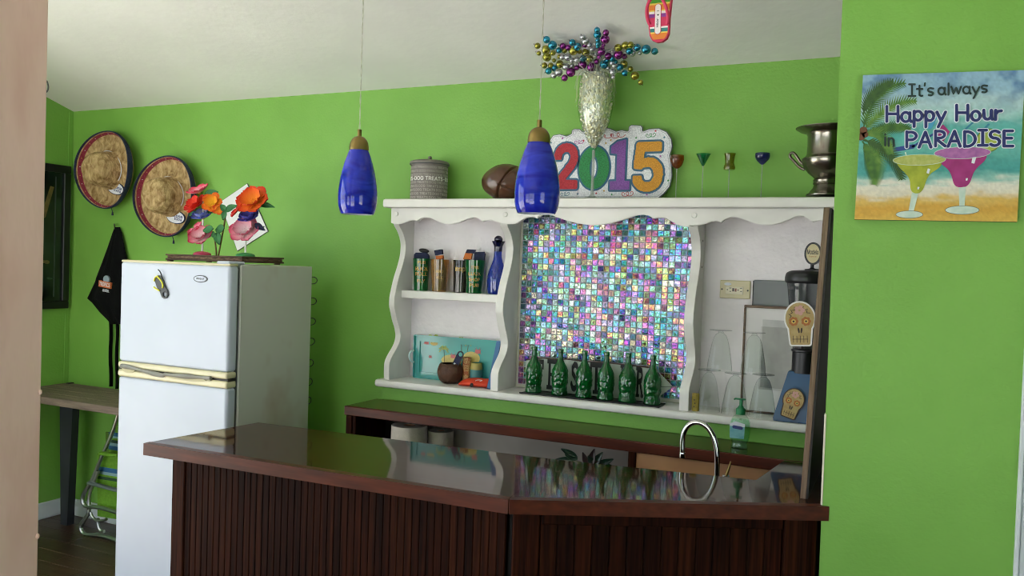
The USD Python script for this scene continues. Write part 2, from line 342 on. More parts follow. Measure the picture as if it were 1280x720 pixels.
ys = [3.223, 3.220, 3.226, 3.246, 3.286, 3.301, 3.307, 3.297, 3.274, 3.260, 3.246, 3.247, 3.254, 3.275, 3.309, 3.326, 3.329, 3.318, 3.298, 3.262, 3.256]
pf = PchipInterpolator(zs, ys)
zz = np.linspace(1.0395, 1.826, 70)
for a, b in ((-2.160, -2.132), (-1.611, -1.576), (-.788, -.752), (.14, .17)):
    part(hut, 'side_panel', prism_yz(Polygon([(float(pf(z)), z) for z in zz] + [(D, 1.826), (D, 1.0395)]), a, b), M_white, smooth=30)
part(hut, 'shelf', rbox(-2.132, -1.611, 3.300, D-.006, 1.413, 1.450, .004), M_white)
part(hut, 'ledge', rbox(-2.203, .19, 3.205, D, 1.004, 1.0393, .012, 2), M_white)
part(hut, 'back_panel', box(-2.132, -1.611, YB, D, 1.0393, 1.826), M_cream_back)
part(hut, 'back_panel', box(-.752, .14, YB, D, 1.0393, 1.826), M_cream_back)
for zq in (1.705, 1.60): part(hut, 'peg_hole', rot(lathe([(0, 0), (.004, 0), (.004, .0008), (0, .0008)], n=10), math.pi/2, [0, 1, 0]).apply_translation([-.752, 3.36, zq]), M_dark)

# ================================================================== mosaic
M_tile = '/World/Looks/mosaic_glass'
usdkit.material(stage, M_tile, {
    'a': ('attribute', {'attribute': 'tint'}), 'g': ('geometry', {}), 'n': ('noise_texture', dict(scale=95, detail=1.5, distortion=.8)), 'w': ('white_noise_texture', {}),
    'h': ('hsv', dict(saturation=1.1, value=1.0, fac=1)), 'hr': ('map_range', dict(from_min=.3, from_max=.7, to_min=.33, to_max=.67)),
    'vr': ('map_range', dict(from_min=.3, from_max=.7, to_min=.3, to_max=1.7)),
    'b': ('bump', dict(strength=.3, distance=.008)), 'p': ('principled_bsdf', dict(metallic=.85, roughness=.13, coat_weight=.6, coat_roughness=.04))},
    [('g.position', 'n.vector'), ('n.fac', 'hr.value'), ('n.fac', 'vr.value'), ('hr.result', 'h.hue'), ('vr.result', 'h.value'), ('a.color', 'h.color'), ('h.color', 'p.base_color'), ('n.fac', 'b.height'), ('b.normal', 'p.normal')], surface='p.BSDF')
M_grout = mat('grout', '#cfccd8', .8, '#c3c0cc', 40)
M_frame_cream = mat('mosaic_border', '#d5d2c2', .5, '#cac7b6', 10)
mos = thing('mosaic_panel', 'iridescent glass mosaic tile panel in the middle bay of the white hutch', 'mosaic', (-1.18, D, 1.04))
part(mos, 'backing', box(-1.566, -.788, 3.3985, D-.003, 1.045, 1.826), M_grout)
part(mos, 'border', [rbox(-1.574, -1.564, 3.396, D-.003, 1.0405, 1.8255, .001), rbox(-1.564, -.789, 3.396, D-.003, 1.0405, 1.053, .001)], M_frame_cream)
pal = [lin(h) for h in ('#63c4d8', '#4f9fd0', '#7fd6cf', '#9fdcc0', '#d98acc', '#a86ad0', '#8f9ae0', '#eaa0c4', '#e8b08a', '#ecd890', '#c4e49a', '#4f6cc0', '#e0709c', '#d8ece0', '#a8dcec', '#ece0c0', '#66b8b0', '#cfc4f0', '#5cc0c8', '#8ad8dc', '#b8e4d4')]
tiles = []
PT = .0256
for i in range(30):
    for j in range(30):
        x0 = -1.5625 + i*PT; z0 = 1.055 + j*PT
        if x0+PT > -.785: continue
        t = rbox(x0+.0014, x0+PT-.0014, 3.3955, 3.4, z0+.0014, z0+PT-.0014, .0010)
        t = rot(t, rng.normal(0, .035), [1, 0, 0], t.centroid); t = rot(t, rng.normal(0, .035), [0, 0, 1], t.centroid)
        col = np.array(pal[rng.integers(len(pal))])*rng.uniform(.22, 1.0); col = np.minimum(col*.85 + .05*rng.uniform(0, 1), .98)
        tiles.append((i, j, t, col))
order = sorted(range(len(tiles)), key=lambda q: -tiles[q][0]*1.0 + abs(tiles[q][1]-12)*.3)
pick = set(order[:300])
for q in range(len(tiles)):
    if q in pick: part(mos, 'tile', tiles[q][2], M_tile, smooth=False, tint=np.tile(tiles[q][3], (len(tiles[q][2].vertices), 1)))
rest = [tiles[q] for q in range(len(tiles)) if q not in pick]
part(mos, 'tile_field', cat([r[2] for r in rest]), M_tile, smooth=False, kind='stuff', tint=np.vstack([np.tile(r[3], (len(r[2].vertices), 1)) for r in rest]))

# ================================================================== back counter
ZB = .945
bc = thing('back_counter', 'dark varnished wooden ledge and open cabinet below the white hutch', 'counter', (-1.2, 3.1, 0))
part(bc, 'counter_top', rbox(-2.205, .18, 2.998, 3.236, .908, ZB, .003), M_counter)
part(bc, 'edge_band', rbox(-2.206, .18, 2.988, 2.9985, .905, ZB-.0005, .003), M_counter_edge)
part(bc, 'end_panel', rbox(-2.200, -2.168, 2.995, 3.236, 0, .905, .003), M_beads[1])
part(bc, 'end_panel', rbox(-2.166, -2.150, 2.999, 3.236, 0, .905, .002), M_beads[2])
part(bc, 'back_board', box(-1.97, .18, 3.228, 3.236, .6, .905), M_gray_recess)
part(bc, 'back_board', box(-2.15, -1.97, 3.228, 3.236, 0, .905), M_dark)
part(bc, 'post', rbox(-.918, -.890, 2.998, 3.03, 0, .905, .002), M_beads[1])
part(bc, 'tan_panel', rbox(-.889, -.36, 3.005, 3.02, .5, .903, .002), M_tan, label='tan hardboard panel below the counter edge')
part(bc, 'sink_deck', box(-2.15, -.36, 2.60, 3.228, .60, .632), mat('sink_deck_laminate', '#8c8379', .4, '#7f766c', 6))

# ================================================================== bar
bar = thing('bar', 'dark stained wooden bar with glossy angled top and boarded front', 'bar', (-1.2, 2.3, 0))
A, B, C = np.array([-2.288, 1.997]), np.array([-.954, 2.041]), np.array([-.172, 2.452])
Bb, Lb = np.array([-1.03, 2.557]), np.array([-2.237, 2.489])
ZT = ZB-.036
def inset(P, Q, d):      # shift the line PQ to its left (towards the back) by d
    t = (Q-P)/np.linalg.norm(Q-P); n = np.array([-t[1], t[0]]); return P+n*d, Q+n*d, t, n
def meet(p, t, q, s):
    k = np.linalg.solve(np.array([t, -s]).T, q-p); return p+t*k[0]
def offset_chain(d):
    p0, p1, t1, n1 = inset(A, B, d); q0, q1, t2, n2 = inset(B, C, d)
    m = meet(p0, t1, q0, t2); return p0, m, q1, t1, n1, t2, n2
a1, b1, c1, t1, n1, t2, n2 = offset_chain(.028)
part(bar, 'bar_top', prism_xy(Polygon([tuple(a1+t1*.002), tuple(b1-t1*.0006), tuple(Bb-[.0006, 0]), tuple(Lb)]), ZT, ZB), M_counter)
part(bar, 'bar_top', prism_xy(Polygon([tuple(b1+t2*.0006), tuple(c1-t2*.03), (-.196, 2.452), (-.196, 2.988), (-.36, 2.988), (-.40, 2.649), tuple(Bb+[.0006, 0])]), ZT, ZB), M_counter)
def band(P, Q, P1, Q1): return prism_xy(Polygon([tuple(P), tuple(Q), tuple(Q1), tuple(P1)]).buffer(-.0015, join_style=2).buffer(.0015), ZT-.003, ZB+.0006)
part(bar, 'edge_band', band(A, B-t1*.001, a1, b1-t1*.001), M_counter_edge, label='reddish brown front edge of the bar top')
part(bar, 'edge_band', band(B+t2*.001, C, b1+t2*.001, c1), M_counter_edge)
a2, b2, c2, *_ = offset_chain(.075)
a3, b3, c3, *_ = offset_chain(.093)
def board_row(P, Q, w, mats, lead, tail):
    L = np.linalg.norm(Q-P); t = (Q-P)/L; n = np.array([-t[1], t[0]]); s = lead; i = 0
    nb = max(1, round((L-lead-tail)/w)); w = (L-lead-tail)/nb; ang = math.atan2(t[1], t[0])
    for i in range(nb):
        m = rbox(0, w-.0010, 0, .014, .004, ZT-.004, .0022); m = rot(m, ang, [0, 0, 1]); o = P + t*(lead+i*w+.0005)
        part(bar, 'panel_board', move(m, [o[0], o[1], 0]), mats[int(rng.integers(len(mats)))])
def post_block(P, t, s0, s1, d0, d1, z0, z1, m, name='corner_post'):
    b = rot(rbox(s0, s1, d0, d1, z0, z1, .003), math.atan2(t[1], t[0]), [0, 0, 1]); part(bar, name, move(b, [P[0], P[1], 0]), m)
S0 = a2 + t1*.060
board_row(S0, b2, .025, M_beads, .055, .022)
post_block(S0, t1, 0, .055, -.006, .03, 0, ZT-.003, M_beads[3])
post_block(b2, t2, .0, .075, -.008, .028, 0, ZT-.003, M_beads[1])
L2 = np.linalg.norm(c2-b2)
board_row(b2+t2*.0, c2, .048, M_beads, .077, .10)
post_block(b2, t2, L2-.098, L2-.004, -.014, .03, 0, ZT-.003, M_beads[3])
post_block(b2, t2, .08, L2-.1, -.010, .0, ZT-.05, ZT-.003, M_beads[0], 'top_rail')
part(bar, 'back_board', [prism_xy(Polygon([tuple(S0+n1*.03), tuple(b2+n1*.03), tuple(b2+n1*.045), tuple(S0+n1*.045)]), 0, ZT-.002), prism_xy(Polygon([tuple(b2+n2*.03), tuple(c2+n2*.03), tuple(c2+n2*.045), tuple(b2+n2*.045)]), 0, ZT-.002)], M_dark)
part(bar, 'back_board', prism_xy(Polygon([(-.34, 2.62), (-.2, 2.62), (-.2, 2.988), (-.34, 2.988)]), 0, ZT-.002), M_dark)

# ================================================================== fridge
fr = thing('fridge', 'white top-freezer refrigerator with cream handle bands in the corner', 'fridge', (-2.85, 2.9, 0))
X0, X1, Y0, Y1, ZF = -3.168, -2.527, 2.62, 3.150, 1.545
part(fr, 'cabinet', rbox(X0+.004, X1-.001, Y0+.066, Y1, .03, ZF, .004), M_fridge_side, label='grey white side of the fridge with rusty smudges')
part(fr, 'gasket', rbox(X0+.014, X1-.010, Y0+.054, Y0+.068, .05, ZF-.012, .002), M_gasket)
def door(z0, z1): return rbox(X0, X1, Y0, Y0+.055, z0, z1, .014, 3)
part(fr, 'freezer_door', door(1.098, ZF-.004), M_fridge, label='white freezer door with window glare')
part(fr, 'fridge_door', door(.05, 1.031), M_fridge)
for nm, z0, z1 in (('door_band', 1.070, 1.0985), ('door_band', 1.0305, 1.062)):
    part(fr, nm, rbox(X0-.001, X1+.001, Y0-.004, Y0+.055, z0, z1, .010, 3), M_fridge_cream, label='cream handle band across the fridge door')
part(fr, 'door_band', rbox(X0+.001, X1-.001, Y0+.002, Y0+.052, ZF-.006, ZF+.004, .004), M_fridge_cream)
gx = np.linspace(0, 1, 40)
gp = [np.array([X0+.028+u*.53, Y0-.006-.004*math.sin(u*math.pi), 1.067 + .011*math.cos(u*2*math.pi*.92)*(1-.25*u)*(1 if u < .5 else .3)]) for u in gx]
part(fr, 'handle_grip', tube(gp, .007+.004*np.sin(gx*np.pi*3+1)**2, 8), M_fridge_grip, label='twisted grey grip between the two doors')
part(fr, 'grip_slot', [rbox(X0-.0012, X1+.0012, Y0+.004, Y0+.05, 1.060, 1.072, .002)], M_dark)
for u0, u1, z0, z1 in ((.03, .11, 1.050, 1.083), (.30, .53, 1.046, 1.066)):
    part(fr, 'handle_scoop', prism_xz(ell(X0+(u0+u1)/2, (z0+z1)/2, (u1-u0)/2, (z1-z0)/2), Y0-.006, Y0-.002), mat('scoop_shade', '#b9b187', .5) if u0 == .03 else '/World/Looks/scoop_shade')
q = at(251, 348.5, y=Y0); s = mpp(q)
part(fr, 'logo_badge', prism_xz(ell(q[0], q[2], 9.4*s*1.23, 4.6*s), Y0-.003, Y0+.001), M_gasket)
part(fr, 'logo_face', prism_xz(ell(q[0], q[2], 8.2*s*1.23, 3.5*s), Y0-.004, Y0+.001), M_fridge)
part(fr, 'logo_text', prism_xz(fit(text_poly('Whirlpool', .01), q[0]-5.2*s*1.23, q[0]+5.2*s*1.23, q[2]-1.6*s, q[2]+1.8*s), Y0-.0046, Y0-.0035), M_gasket)
part(fr, 'hinge_cap', rbox(X1-.075, X1+.055-.06, Y0+.0, Y0+.094, ZF+.002, ZF+.014, .004), M_fridge)
for i, (py, r) in enumerate(((350.6, .016), (376.6, .016), (402, .015), (427, .014), (453.6, .012), (477, .010), (500, .008))):
    z = at(391, py, x=X1)[2]; ph = np.linspace(-np.pi/2, np.pi/2, 11); xx = X1-.006
    part(fr, 'coil_loop', tube([(xx, Y1-.003, z+.016)] + [(xx, Y1+.012+i*-.0008+r*1.9*math.cos(p), z+.016*math.sin(p)) for p in ph[::-1]] + [(xx, Y1-.003, z-.016)], .0022, 6), M_black)
# ================================================================== pendants
M_blue = mat('cobalt_glass', '#10148c', .06, '#2b3ccc', 9, stretch=(1, 1, 3.2), contrast=(.32, .78), distortion=1.2, coord_rot=(.35, .3, 0), detail=5, spec=.5)
M_inner = mat('shade_inner', '#dfe0ee', .4, '#d3d5e6', 10)
M_cord = mat('clear_cord', '#c4c2b2', .35, '#a8a698', 60)
def pendant(px, py_stem, py_bot, y, r_max, label):
    top = at(px, py_stem, y=y); bot = at(px, py_bot, y=y)[2]
    x = top[0]; H = top[2]-bot; zt = top[2]
    p = thing('pendant_lamp', label, 'lamp', (x, y, ceil_z(y)), group='cobalt pendant lamps over the bar')
    f = lambda pts: [(r*r_max, zt-H*h) for r, h in pts]
    part(p, 'stem', lathe([(0, zt), (.006, zt), (.0068, zt-.002), (.0068, zt-.0226), (0, zt-.0226)], (x, y, 0), 20), M_brass)
    part(p, 'cap', lathe(smoothprof(f([(0.10, .080), (.2, .085), (.36, .115), (.46, .16), (.50, .215), (.505, .245)])) + [(0, zt-H*.245)], (x, y, 0), 36), M_brass)
    out = smoothprof(f([(.48, .245), (.60, .31), (.74, .41), (.87, .53), (.96, .66), (1, .78), (.985, .87), (.92, .95), (.83, 1.0)]), 5)
    inn = [(r-.0035, z) for r, z in out[::-1]]
    part(p, 'shade', lathe(out + [inn[0]], (x, y, 0), 48), M_blue, smooth=60)
    part(p, 'shade_lining', lathe(inn, (x, y, 0), 48), M_inner, smooth=60)
    part(p, 'bulb', ball((x, y, zt-H*.62), .022, 2, (1, 1, 1.3)), M_inner)
    L = ceil_z(y)-zt; s = np.linspace(0, 1, 90)
    for ph in (0, math.pi):
        part(p, 'cord', tube(np.stack([x+.0014*np.cos(s*L*70+ph), y+.0014*np.sin(s*L*70+ph), zt-.002+s*(L+.002)], 1), .0009, 5), M_cord)
    part(p, 'ceiling_canopy', lathe([(0, ceil_z(y)-.03), (.03, ceil_z(y)-.026), (.055, ceil_z(y)-.008), (.058, ceil_z(y)+.012), (0, ceil_z(y)+.012)], (x, y, 0), 28), M_brass)
pendant(449.5, 162, 268, 2.22, .0625, 'cobalt blue glass pendant lamp on the left, hanging over the bar')
pendant(674.5, 150, 267, 2.14, .0635, 'cobalt blue glass pendant lamp on the right, hanging in front of the number sign')

# ================================================================== sombreros
M_straw = mat('straw', '#866738', .75, '#cdb181', 42, stretch=(1, 1, .6), contrast=(.32, .68), bump=1, bscale=60, obj=False, distortion=.6)
M_straw_dark = mat('straw_dark', '#8f6c3a', .8, '#b38d55', 60, bump=.8, bscale=120)
M_navy = mat('navy_trim', '#1b2140', .8, '#262d50', 90, bump=.4, bscale=200)
M_maroon = mat('maroon_trim', '#7c1f33', .85, '#93304a', 120, bump=.5, bscale=220)
M_badge = mat('badge_white', '#dfe2ea', .5, '#d4d8e2', 20)
M_badge_blue = mat('badge_blue', '#20306e', .5)
M_badge_gold = mat('badge_gold', '#c9b03a', .5)
def sombrero(px, py, tilt, label, sx=1.0, sz=1.0, badge=((.10, -.065), .0)):
    c = at(px, py, y=D-.035); cx, cz = c[0], c[2]
    t = thing('sombrero', label, 'hat', (cx, D-.01, cz), group='sombreros on the back wall')
    def place(m):
        m = m.copy(); m.apply_scale([sx, sz, 1])
        V = m.vertices.copy(); th = np.arctan2(V[:, 1], V[:, 0]); R = np.hypot(V[:, 0], V[:, 1])
        m.vertices = np.stack([V[:, 0], -V[:, 2]*(1+.25*np.cos(th*2)*(R > .15)), V[:, 1]], 1)
        m = rot(m, tilt, [0, 1, 0]); return move(m, [cx, D-.020, cz])
    top = smoothprof([(0, .160), (.052, .156), (.082, .138), (.096, .104), (.103, .060), (.111, .026), (.130, .016), (.155, .013), (.183, .018), (.204, .033), (.2150, .052), (.2185, .064)], 5)
    bottom = [(r+.004*(r > .19), max(z-.007, .0)) for r, z in top[::-1]]
    hm = lathe(top + bottom, n=72); hv = hm.vertices; lump = meshkit.fbm(hv*[16, 16, 0]+7+px, 2, 9)-.5
    hv[:, 2] += lump*.030*(np.hypot(hv[:, 0], hv[:, 1]) < .125)*np.clip(hv[:, 2]/.06, 0, 1); part(t, 'brim', place(hm), M_straw, smooth=50)
    part(t, 'rim_trim', place(lathe(smoothprof([(.2140, .048), (.2165, .056), (.2170, .066), (.2215, .067), (.2235, .056), (.2215, .042), (.2170, .036)], 3), n=72)), M_navy, smooth=50)
    part(t, 'rim_band', place(lathe([(.2045, .0325), (.2150, .0500), (.2138, .0508), (.2032, .0335), (.2045, .0325)], n=72)), M_maroon, smooth=50)
    for k in range(26):       # small stitched tassels on the band
        a = 2*math.pi*k/26
        part(t, 'band_stitch', place(ball((.2090*math.cos(a), .2090*math.sin(a), .0420), .0024, 1)), M_badge if k % 2 else M_badge_gold)
    cr = [(.1085+.004*math.cos(a*3), a) for a in np.linspace(-.5, 2.2, 30)]
    part(t, 'hat_cord', place(tube([(r*math.cos(a), r*math.sin(a), .034) for r, a in cr], .0022, 6)), M_badge)
    (bx, bz), br = badge
    g = affinity.translate(affinity.rotate(unary_union([ell(0, 0, .066, .033), Polygon([(-.048, .024), (-.095, .006), (-.048, -.018)])]).buffer(.004), br), bx, bz)
    gi = g.buffer(-.004)
    def bd(poly, d0, d1): 
        m = prism_xz(poly, d0, d1); return move(rot(m, tilt, [0, 1, 0]), [cx, D, cz])
    part(t, 'badge', bd(g, -.0415, -.034), M_navy)
    part(t, 'badge_face', bd(gi, -.0425, -.040), M_badge)
    w1 = affinity.translate(affinity.rotate(fit(text_poly('Corona', .02, True), -.044, .054, -.005, .014), br), bx, bz)
    w2 = affinity.translate(affinity.rotate(fit(text_poly('Extra', .02, True), -.006, .050, -.023, -.008), br), bx, bz)
    part(t, 'badge_lettering', bd(w1, -.0432, -.0422), M_badge_blue); part(t, 'badge_lettering', bd(w2, -.0432, -.0422), M_badge_blue)
    part(t, 'badge_crown', bd(affinity.translate(affinity.rotate(sbox(-.052, .015, -.010, .024), br), bx, bz), -.0431, -.0422), M_badge_gold)
    z0 = cz-.222*sz; tx = cx+.03*math.cos(tilt)
    part(t, 'tassel', [tube([(tx, D-.05, z0+.01), (tx+.003, D-.045, z0-.008), (tx+.001, D-.04, z0-.016)], .0022, 6), lathe([(0, .010), (.004, .008), (.006, -.010), (0, -.011)], (tx+.001, D-.04, z0-.026), 8)], M_navy)
sombrero(138, 213, .10, 'straw sombrero with navy and maroon rim nearest the room corner', 1.0, 1.0, ((.060, -.095), -8))
sombrero(214, 246, -.02, 'straw sombrero hanging above the fridge behind the artificial flowers', 1.0, 1.0, ((.040, -.110), -10))

# ================================================================== black shirt on its hook
M_shirt = mat('black_cloth', '#08090a', .95, '#0d0f10', 30, bump=.3, bscale=120, spec=.15)
sh = thing('black_shirt', 'black shirt hanging on a hook beside the fridge with an orange chest print', 'shirt', tuple(at(143, 284, y=D)))
def shirt():
    rows = [(284, 141, 147, .012), (292, 138.5, 150, .02), (310, 133, 154, .03), (330, 126, 158, .04), (347, 119.5, 160, .045), (352, 118, 161, .045), (373, 108, 162, .05), (378, 114, 163, .05), (390, 124, 163, .05), (400, 134, 164, .045), (405, 138, 164, .04)]
    m = 34; V = []
    for i in range(len(rows)):
        py, a, b, dp = rows[i]
        for j in range(m+1):
            u = j/m; q = at(a+(b-a)*u, py, y=D-.03)
            fold = .5+.5*math.sin(u*17+i*.35)*math.cos(u*5-.3*i)
            V.append((q[0], D-.012-dp*(.25+.75*math.sin(math.pi*u)**.6)*(.8+.2*fold), q[2]))
    F = []
    for i in range(len(rows)-1):
        for j in range(m):
            a = i*(m+1)+j; F += [(a, a+m+1, a+m+2), (a, a+m+2, a+1)]
    return thick(trimesh.Trimesh(np.array(V), np.array(F), process=False), .004)
part(sh, 'cloth', shirt(), M_shirt, smooth=60)
def strip(px0, py0, px1, py1, w, y):
    a, b = at(px0, py0, y=y), at(px1, py1, y=y); s = np.linspace(0, 1, 12)
    return tube([a+(b-a)*k+np.array([.003*math.sin(k*9), 0, 0]) for k in s], w, 8, flat=.4)
part(sh, 'hanging_strap', strip(138.5, 402, 138.5, 483, .013, D-.02), M_shirt)
part(sh, 'hanging_strap', strip(146.5, 402, 146, 486, .012, D-.03), M_shirt)
part(sh, 'hook', tube(spline([at(143, 283, y=D), at(142.8, 280, y=D-.02), at(143.2, 283, y=D-.035), at(143.2, 287, y=D-.035)]), .003, 8), M_black)
q = at(132, 356, y=D-.06); s = mpp(q)
def deform(g, d): return prism_xz(g, D-.0625-d, D-.050)
M_or, M_gr = mat('print_orange', '#c96a35', .7), mat('print_gray', '#8fa0b0', .7)
part(sh, 'print_emblem', deform(ell(q[0]+1.2*s, q[2]+7*s, 5.2*s, 4.6*s), 0), M_gr)
part(sh, 'print_patch', deform(affinity.rotate(sbox(q[0]-12*s, q[2]-3.6*s, q[0]+10*s, q[2]+4.2*s), -6), .0004), M_or)
part(sh, 'print_lettering', deform(affinity.rotate(fit(text_poly('TROPICS', .02, True), q[0]-10.5*s, q[0]+8.5*s, q[2]-2.2*s, q[2]+3*s), -6), .0008), M_badge)
part(sh, 'print_lettering', deform(affinity.rotate(fit(text_poly('& CO.', .02, True), q[0]-5*s, q[0]+6*s, q[2]-9*s, q[2]-5.6*s), -6), 0), M_badge)

# ================================================================== picture on the left wall
pf_ = thing('framed_picture', 'black framed dark picture hanging on the green left wall', 'picture', (XL, 3.1, 1.65))
py0, py1, pz0, pz1 = 2.80, 3.386, 1.238, 2.083
fw = .045
for nm, a in (('frame_rail', (py0, py1, pz1-fw, pz1)), ('frame_rail', (py0, py1, pz0, pz0+fw)), ('frame_stile', (py0, py0+fw, pz0+fw, pz1-fw)), ('frame_stile', (py1-fw, py1, pz0+fw, pz1-fw))):
    part(pf_, nm, rbox(XL, XL+.028, a[0], a[1], a[2], a[3], .004), M_black)
M_art = mat('dark_print', '#0d1512', .12, '#1a2a22', 9, detail=5, coat=.3)
part(pf_, 'print', box(XL+.004, XL+.012, py0+fw, py1-fw, pz0+fw, pz1-fw), M_art)
M_artg, M_arty = mat('print_green', '#1f3b28', .4, '#2a4a30', 20), mat('print_ochre', '#6b5a2e', .4, '#4d4424', 30)
part(pf_, 'print_inset_line', [box(XL+.012, XL+.0135, 3.292, 3.300, pz0+.07, pz1-.07)], mat('print_gray_line', '#39413f', .4))
part(pf_, 'print_leaf', prism_yz(Polygon([(3.20, 1.755), (3.235, 1.77), (3.285, 1.95), (3.262, 1.955)]), XL+.012, XL+.0135), M_arty)
for i in range(16):
    yy_, zz_ = rng.uniform(2.9, 3.27), rng.uniform(1.33, 1.70)
    part(pf_, 'print_foliage', prism_yz(affinity.rotate(ell(yy_, zz_, rng.uniform(.012, .035), rng.uniform(.006, .012), 10), rng.uniform(-30, 30)), XL+.012, XL+.0132+i*.0001), M_arty if i % 3 == 0 else M_artg)

# ================================================================== corner table
M_tabletop = mat('weathered_plank', '#62534a', .7, '#857466', 4, stretch=(1.4, 16, 16), contrast=(.3, .7), bump=.4, bscale=10, bstretch=(2, 34, 34))
M_leg = mat('charcoal_leg', '#22242c', .6, '#2b2d36', 6)
tb = thing('console_table', 'weathered wood top table with dark tapered leg in the corner', 'table', (-4.1, 3.2, 0))
for i in range(4):
    y0 = 3.0+.1012*i; part(tb, 'top_board', rbox(XL+.004, -3.42, y0, y0+.1006, .748, .788+.0008*(i % 2), .004), M_tabletop)
def taper(cx, cy, z0, z1, w0, w1, d=.045): return hull([(cx+sx*w/2, cy+sy*d/2, z) for z, w in ((z0, w0), (z1, w1)) for sx in (-1, 1) for sy in (-1, 1)])
part(tb, 'leg', taper(-4.345, 3.27, 0, .748, .055, .115), M_leg)
part(tb, 'leg', taper(-3.50, 3.27, 0, .748, .055, .115), M_leg)
part(tb, 'apron', rbox(-4.5, -3.45, 3.25, 3.29, .70, .748, .003), M_leg)
for px in (76.5, 87):
    q = at(px, 477, y=3.385); part(tb, 'bracket', rbox(q[0]-.014, q[0]+.014, 3.37, 3.405, .7885, .795, .002), M_black)

# ================================================================== folded beach chair
ch = thing('folding_beach_chair', 'folded aluminium beach chair with lime green and blue striped fabric', 'chair', tuple(at(120, 670, z=0)))
yc = 3.20
M_lime = mat('lime_fabric', '#5f8f1c', .8, '#6b9c24', 60, bump=.3, bscale=200)
A_ = lambda X, Y, dy=0: at(80+X/4.8, 540+Y/4.8, y=yc+dy)
def ctube(pts, r=.0115, m=M_alu, nm='frame_tube', dy=0, sm=True):
    P = [A_(*q) if len(q) == 2 else A_(*q) for q in pts]; part(ch, nm, tube(spline(P, 5) if sm else P, r, 10), m, smooth=60)
ctube([(330, -130), (255, 85), (200, 212), (150, 320), (112, 408), (118, 432), (160, 448), (330, 486), (420, 506)], dy=0)
ctube([(205, 232), (172, 318), (150, 418), (152, 440)], .010)
ctube([(150, 462), (126, 520), (100, 582), (112, 604), (170, 618), (330, 655), (430, 676)])
ctube([(160, 480), (175, 515), (205, 532), (255, 522)], .008)
ctube([(205, 520), (206, 560), (220, 590), (240, 596)], .009)
for (a, b) in (((150, 305), (330, 352)), ((222, 128), (330, 140))):
    P = [A_(*a, -.02), A_((a[0]+b[0])/2, (a[1]+b[1])/2, -.02), A_(*b, -.02)]
    part(ch, 'arm_rest', tube(P, .017, 10, flat=.6), mat('arm_gray', '#5f6a68', .45) if not b[1] == 140 else '/World/Looks/lime_fabric', smooth=60)
stripes = [(-60, 0, M_lime), (0, 16, 'b'), (16, 26, 'w'), (26, 60, M_lime), (60, 78, 'b'), (78, 100, M_lime)]
M_sblue, M_swhite, M_sdark = mat('stripe_blue', '#245a86', .8), mat('stripe_pale', '#7fa0a8', .8), mat('stripe_dark', '#1d3f2c', .8)
def sheet(X0, X1, Y0, Y1, m, nm, dy):
    P = [A_(X0, Y0, dy), A_(X1, Y0+(X1-X0)*.16, dy), A_(X1, Y1+(X1-X0)*.16, dy), A_(X0, Y1, dy)]
    part(ch, nm, hull(P + [p+np.array([0, .008, 0]) for p in P]), m)
for y0, y1, m in ((0, 20, M_sblue), (20, 32, M_swhite), (32, 44, M_lime), (44, 62, M_sdark), (62, 80, M_swhite), (80, 104, M_sblue), (104, 130, M_lime)): sheet(268, 360, y0, y1, m, 'back_fabric', .05)
for y0, y1, m in ((-30, 0, M_lime),): sheet(300, 360, y0, y1, m, 'back_fabric', .05)
sheet(250, 275, 0, 120, mat('olive_fabric', '#4e6b1c', .85), 'back_fabric', .06)
for y0, y1, m in ((130, 205, M_lime), (205, 232, M_sblue), (232, 250, M_swhite), (250, 262, M_lime), (262, 280, M_sdark), (280, 300, M_lime), (300, 505, M_lime)): sheet(200, 360, y0, y1, m, 'seat_fabric', .03)

# ================================================================== fridge top: wooden tray, flowers, tile on the wall
M_trayw = mat('carved_wood', '#5c4433', .65, '#8a6d55', 40, stretch=(1, 1, 3), bump=.6, bscale=90, contrast=(.4, .6))
M_tray_edge = mat('carved_wood_dark', '#45311f', .6, '#5b422d', 12)
ZT2 = 1.5485
bx = thing('wooden_tray', 'flat brown carved wooden box lying on top of the fridge', 'tray', (-2.8, 2.85, ZT2))
part(bx, 'base', rbox(-3.006, -2.556, 2.72, 2.985, ZT2+.006, ZT2+.014, .002), M_tray_edge)
part(bx, 'carved_side', rbox(-3.000, -2.562, 2.726, 2.980, ZT2+.0135, ZT2+.0265, .002), M_trayw)
part(bx, 'lid', rbox(-3.006, -2.556, 2.72, 2.985, ZT2+.026, ZT2+.033, .002), M_tray_edge)
for sx in (-2.99, -2.58):
    for sy in (2.735, 2.965): part(bx, 'foot', rbox(sx-.01, sx+.01, sy-.01, sy+.01, ZT2, ZT2+.0062, .001), M_tray_edge)
ZL = ZT2+.033
def petal_mesh(L, W, curl, cup=.25, tipw=1.0, nu=7, nv=4):
    def fn(u, v):
        w = W*(u**.55+.05)*math.sqrt(max(.02, 1-u**5))*tipw if tipw != .3 else W*math.sin(math.pi*min(1, (u**.75)*.93+.03)); s = (v-.5)*2
        return (u*L, s*w, curl*L*u*u + cup*W*s*s + .02*L*math.sin(s*6)*u)
    return thick(grid_surface(fn, nu, nv), .0014)
def tinted(p, name, m, cin, cout, axis_pt, R, mtl, label=None):
    d = np.clip(np.linalg.norm(m.vertices-axis_pt, axis=1)/R, 0, 1)[:, None]
    part(p, name, m, mtl, smooth=True, label=label, tint=np.array(lin(cin))*(1-d**1.3)+np.array(lin(cout))*d**1.3)
M_petal = mattint('petal_cloth', .75, bump=.2, bscale=180)
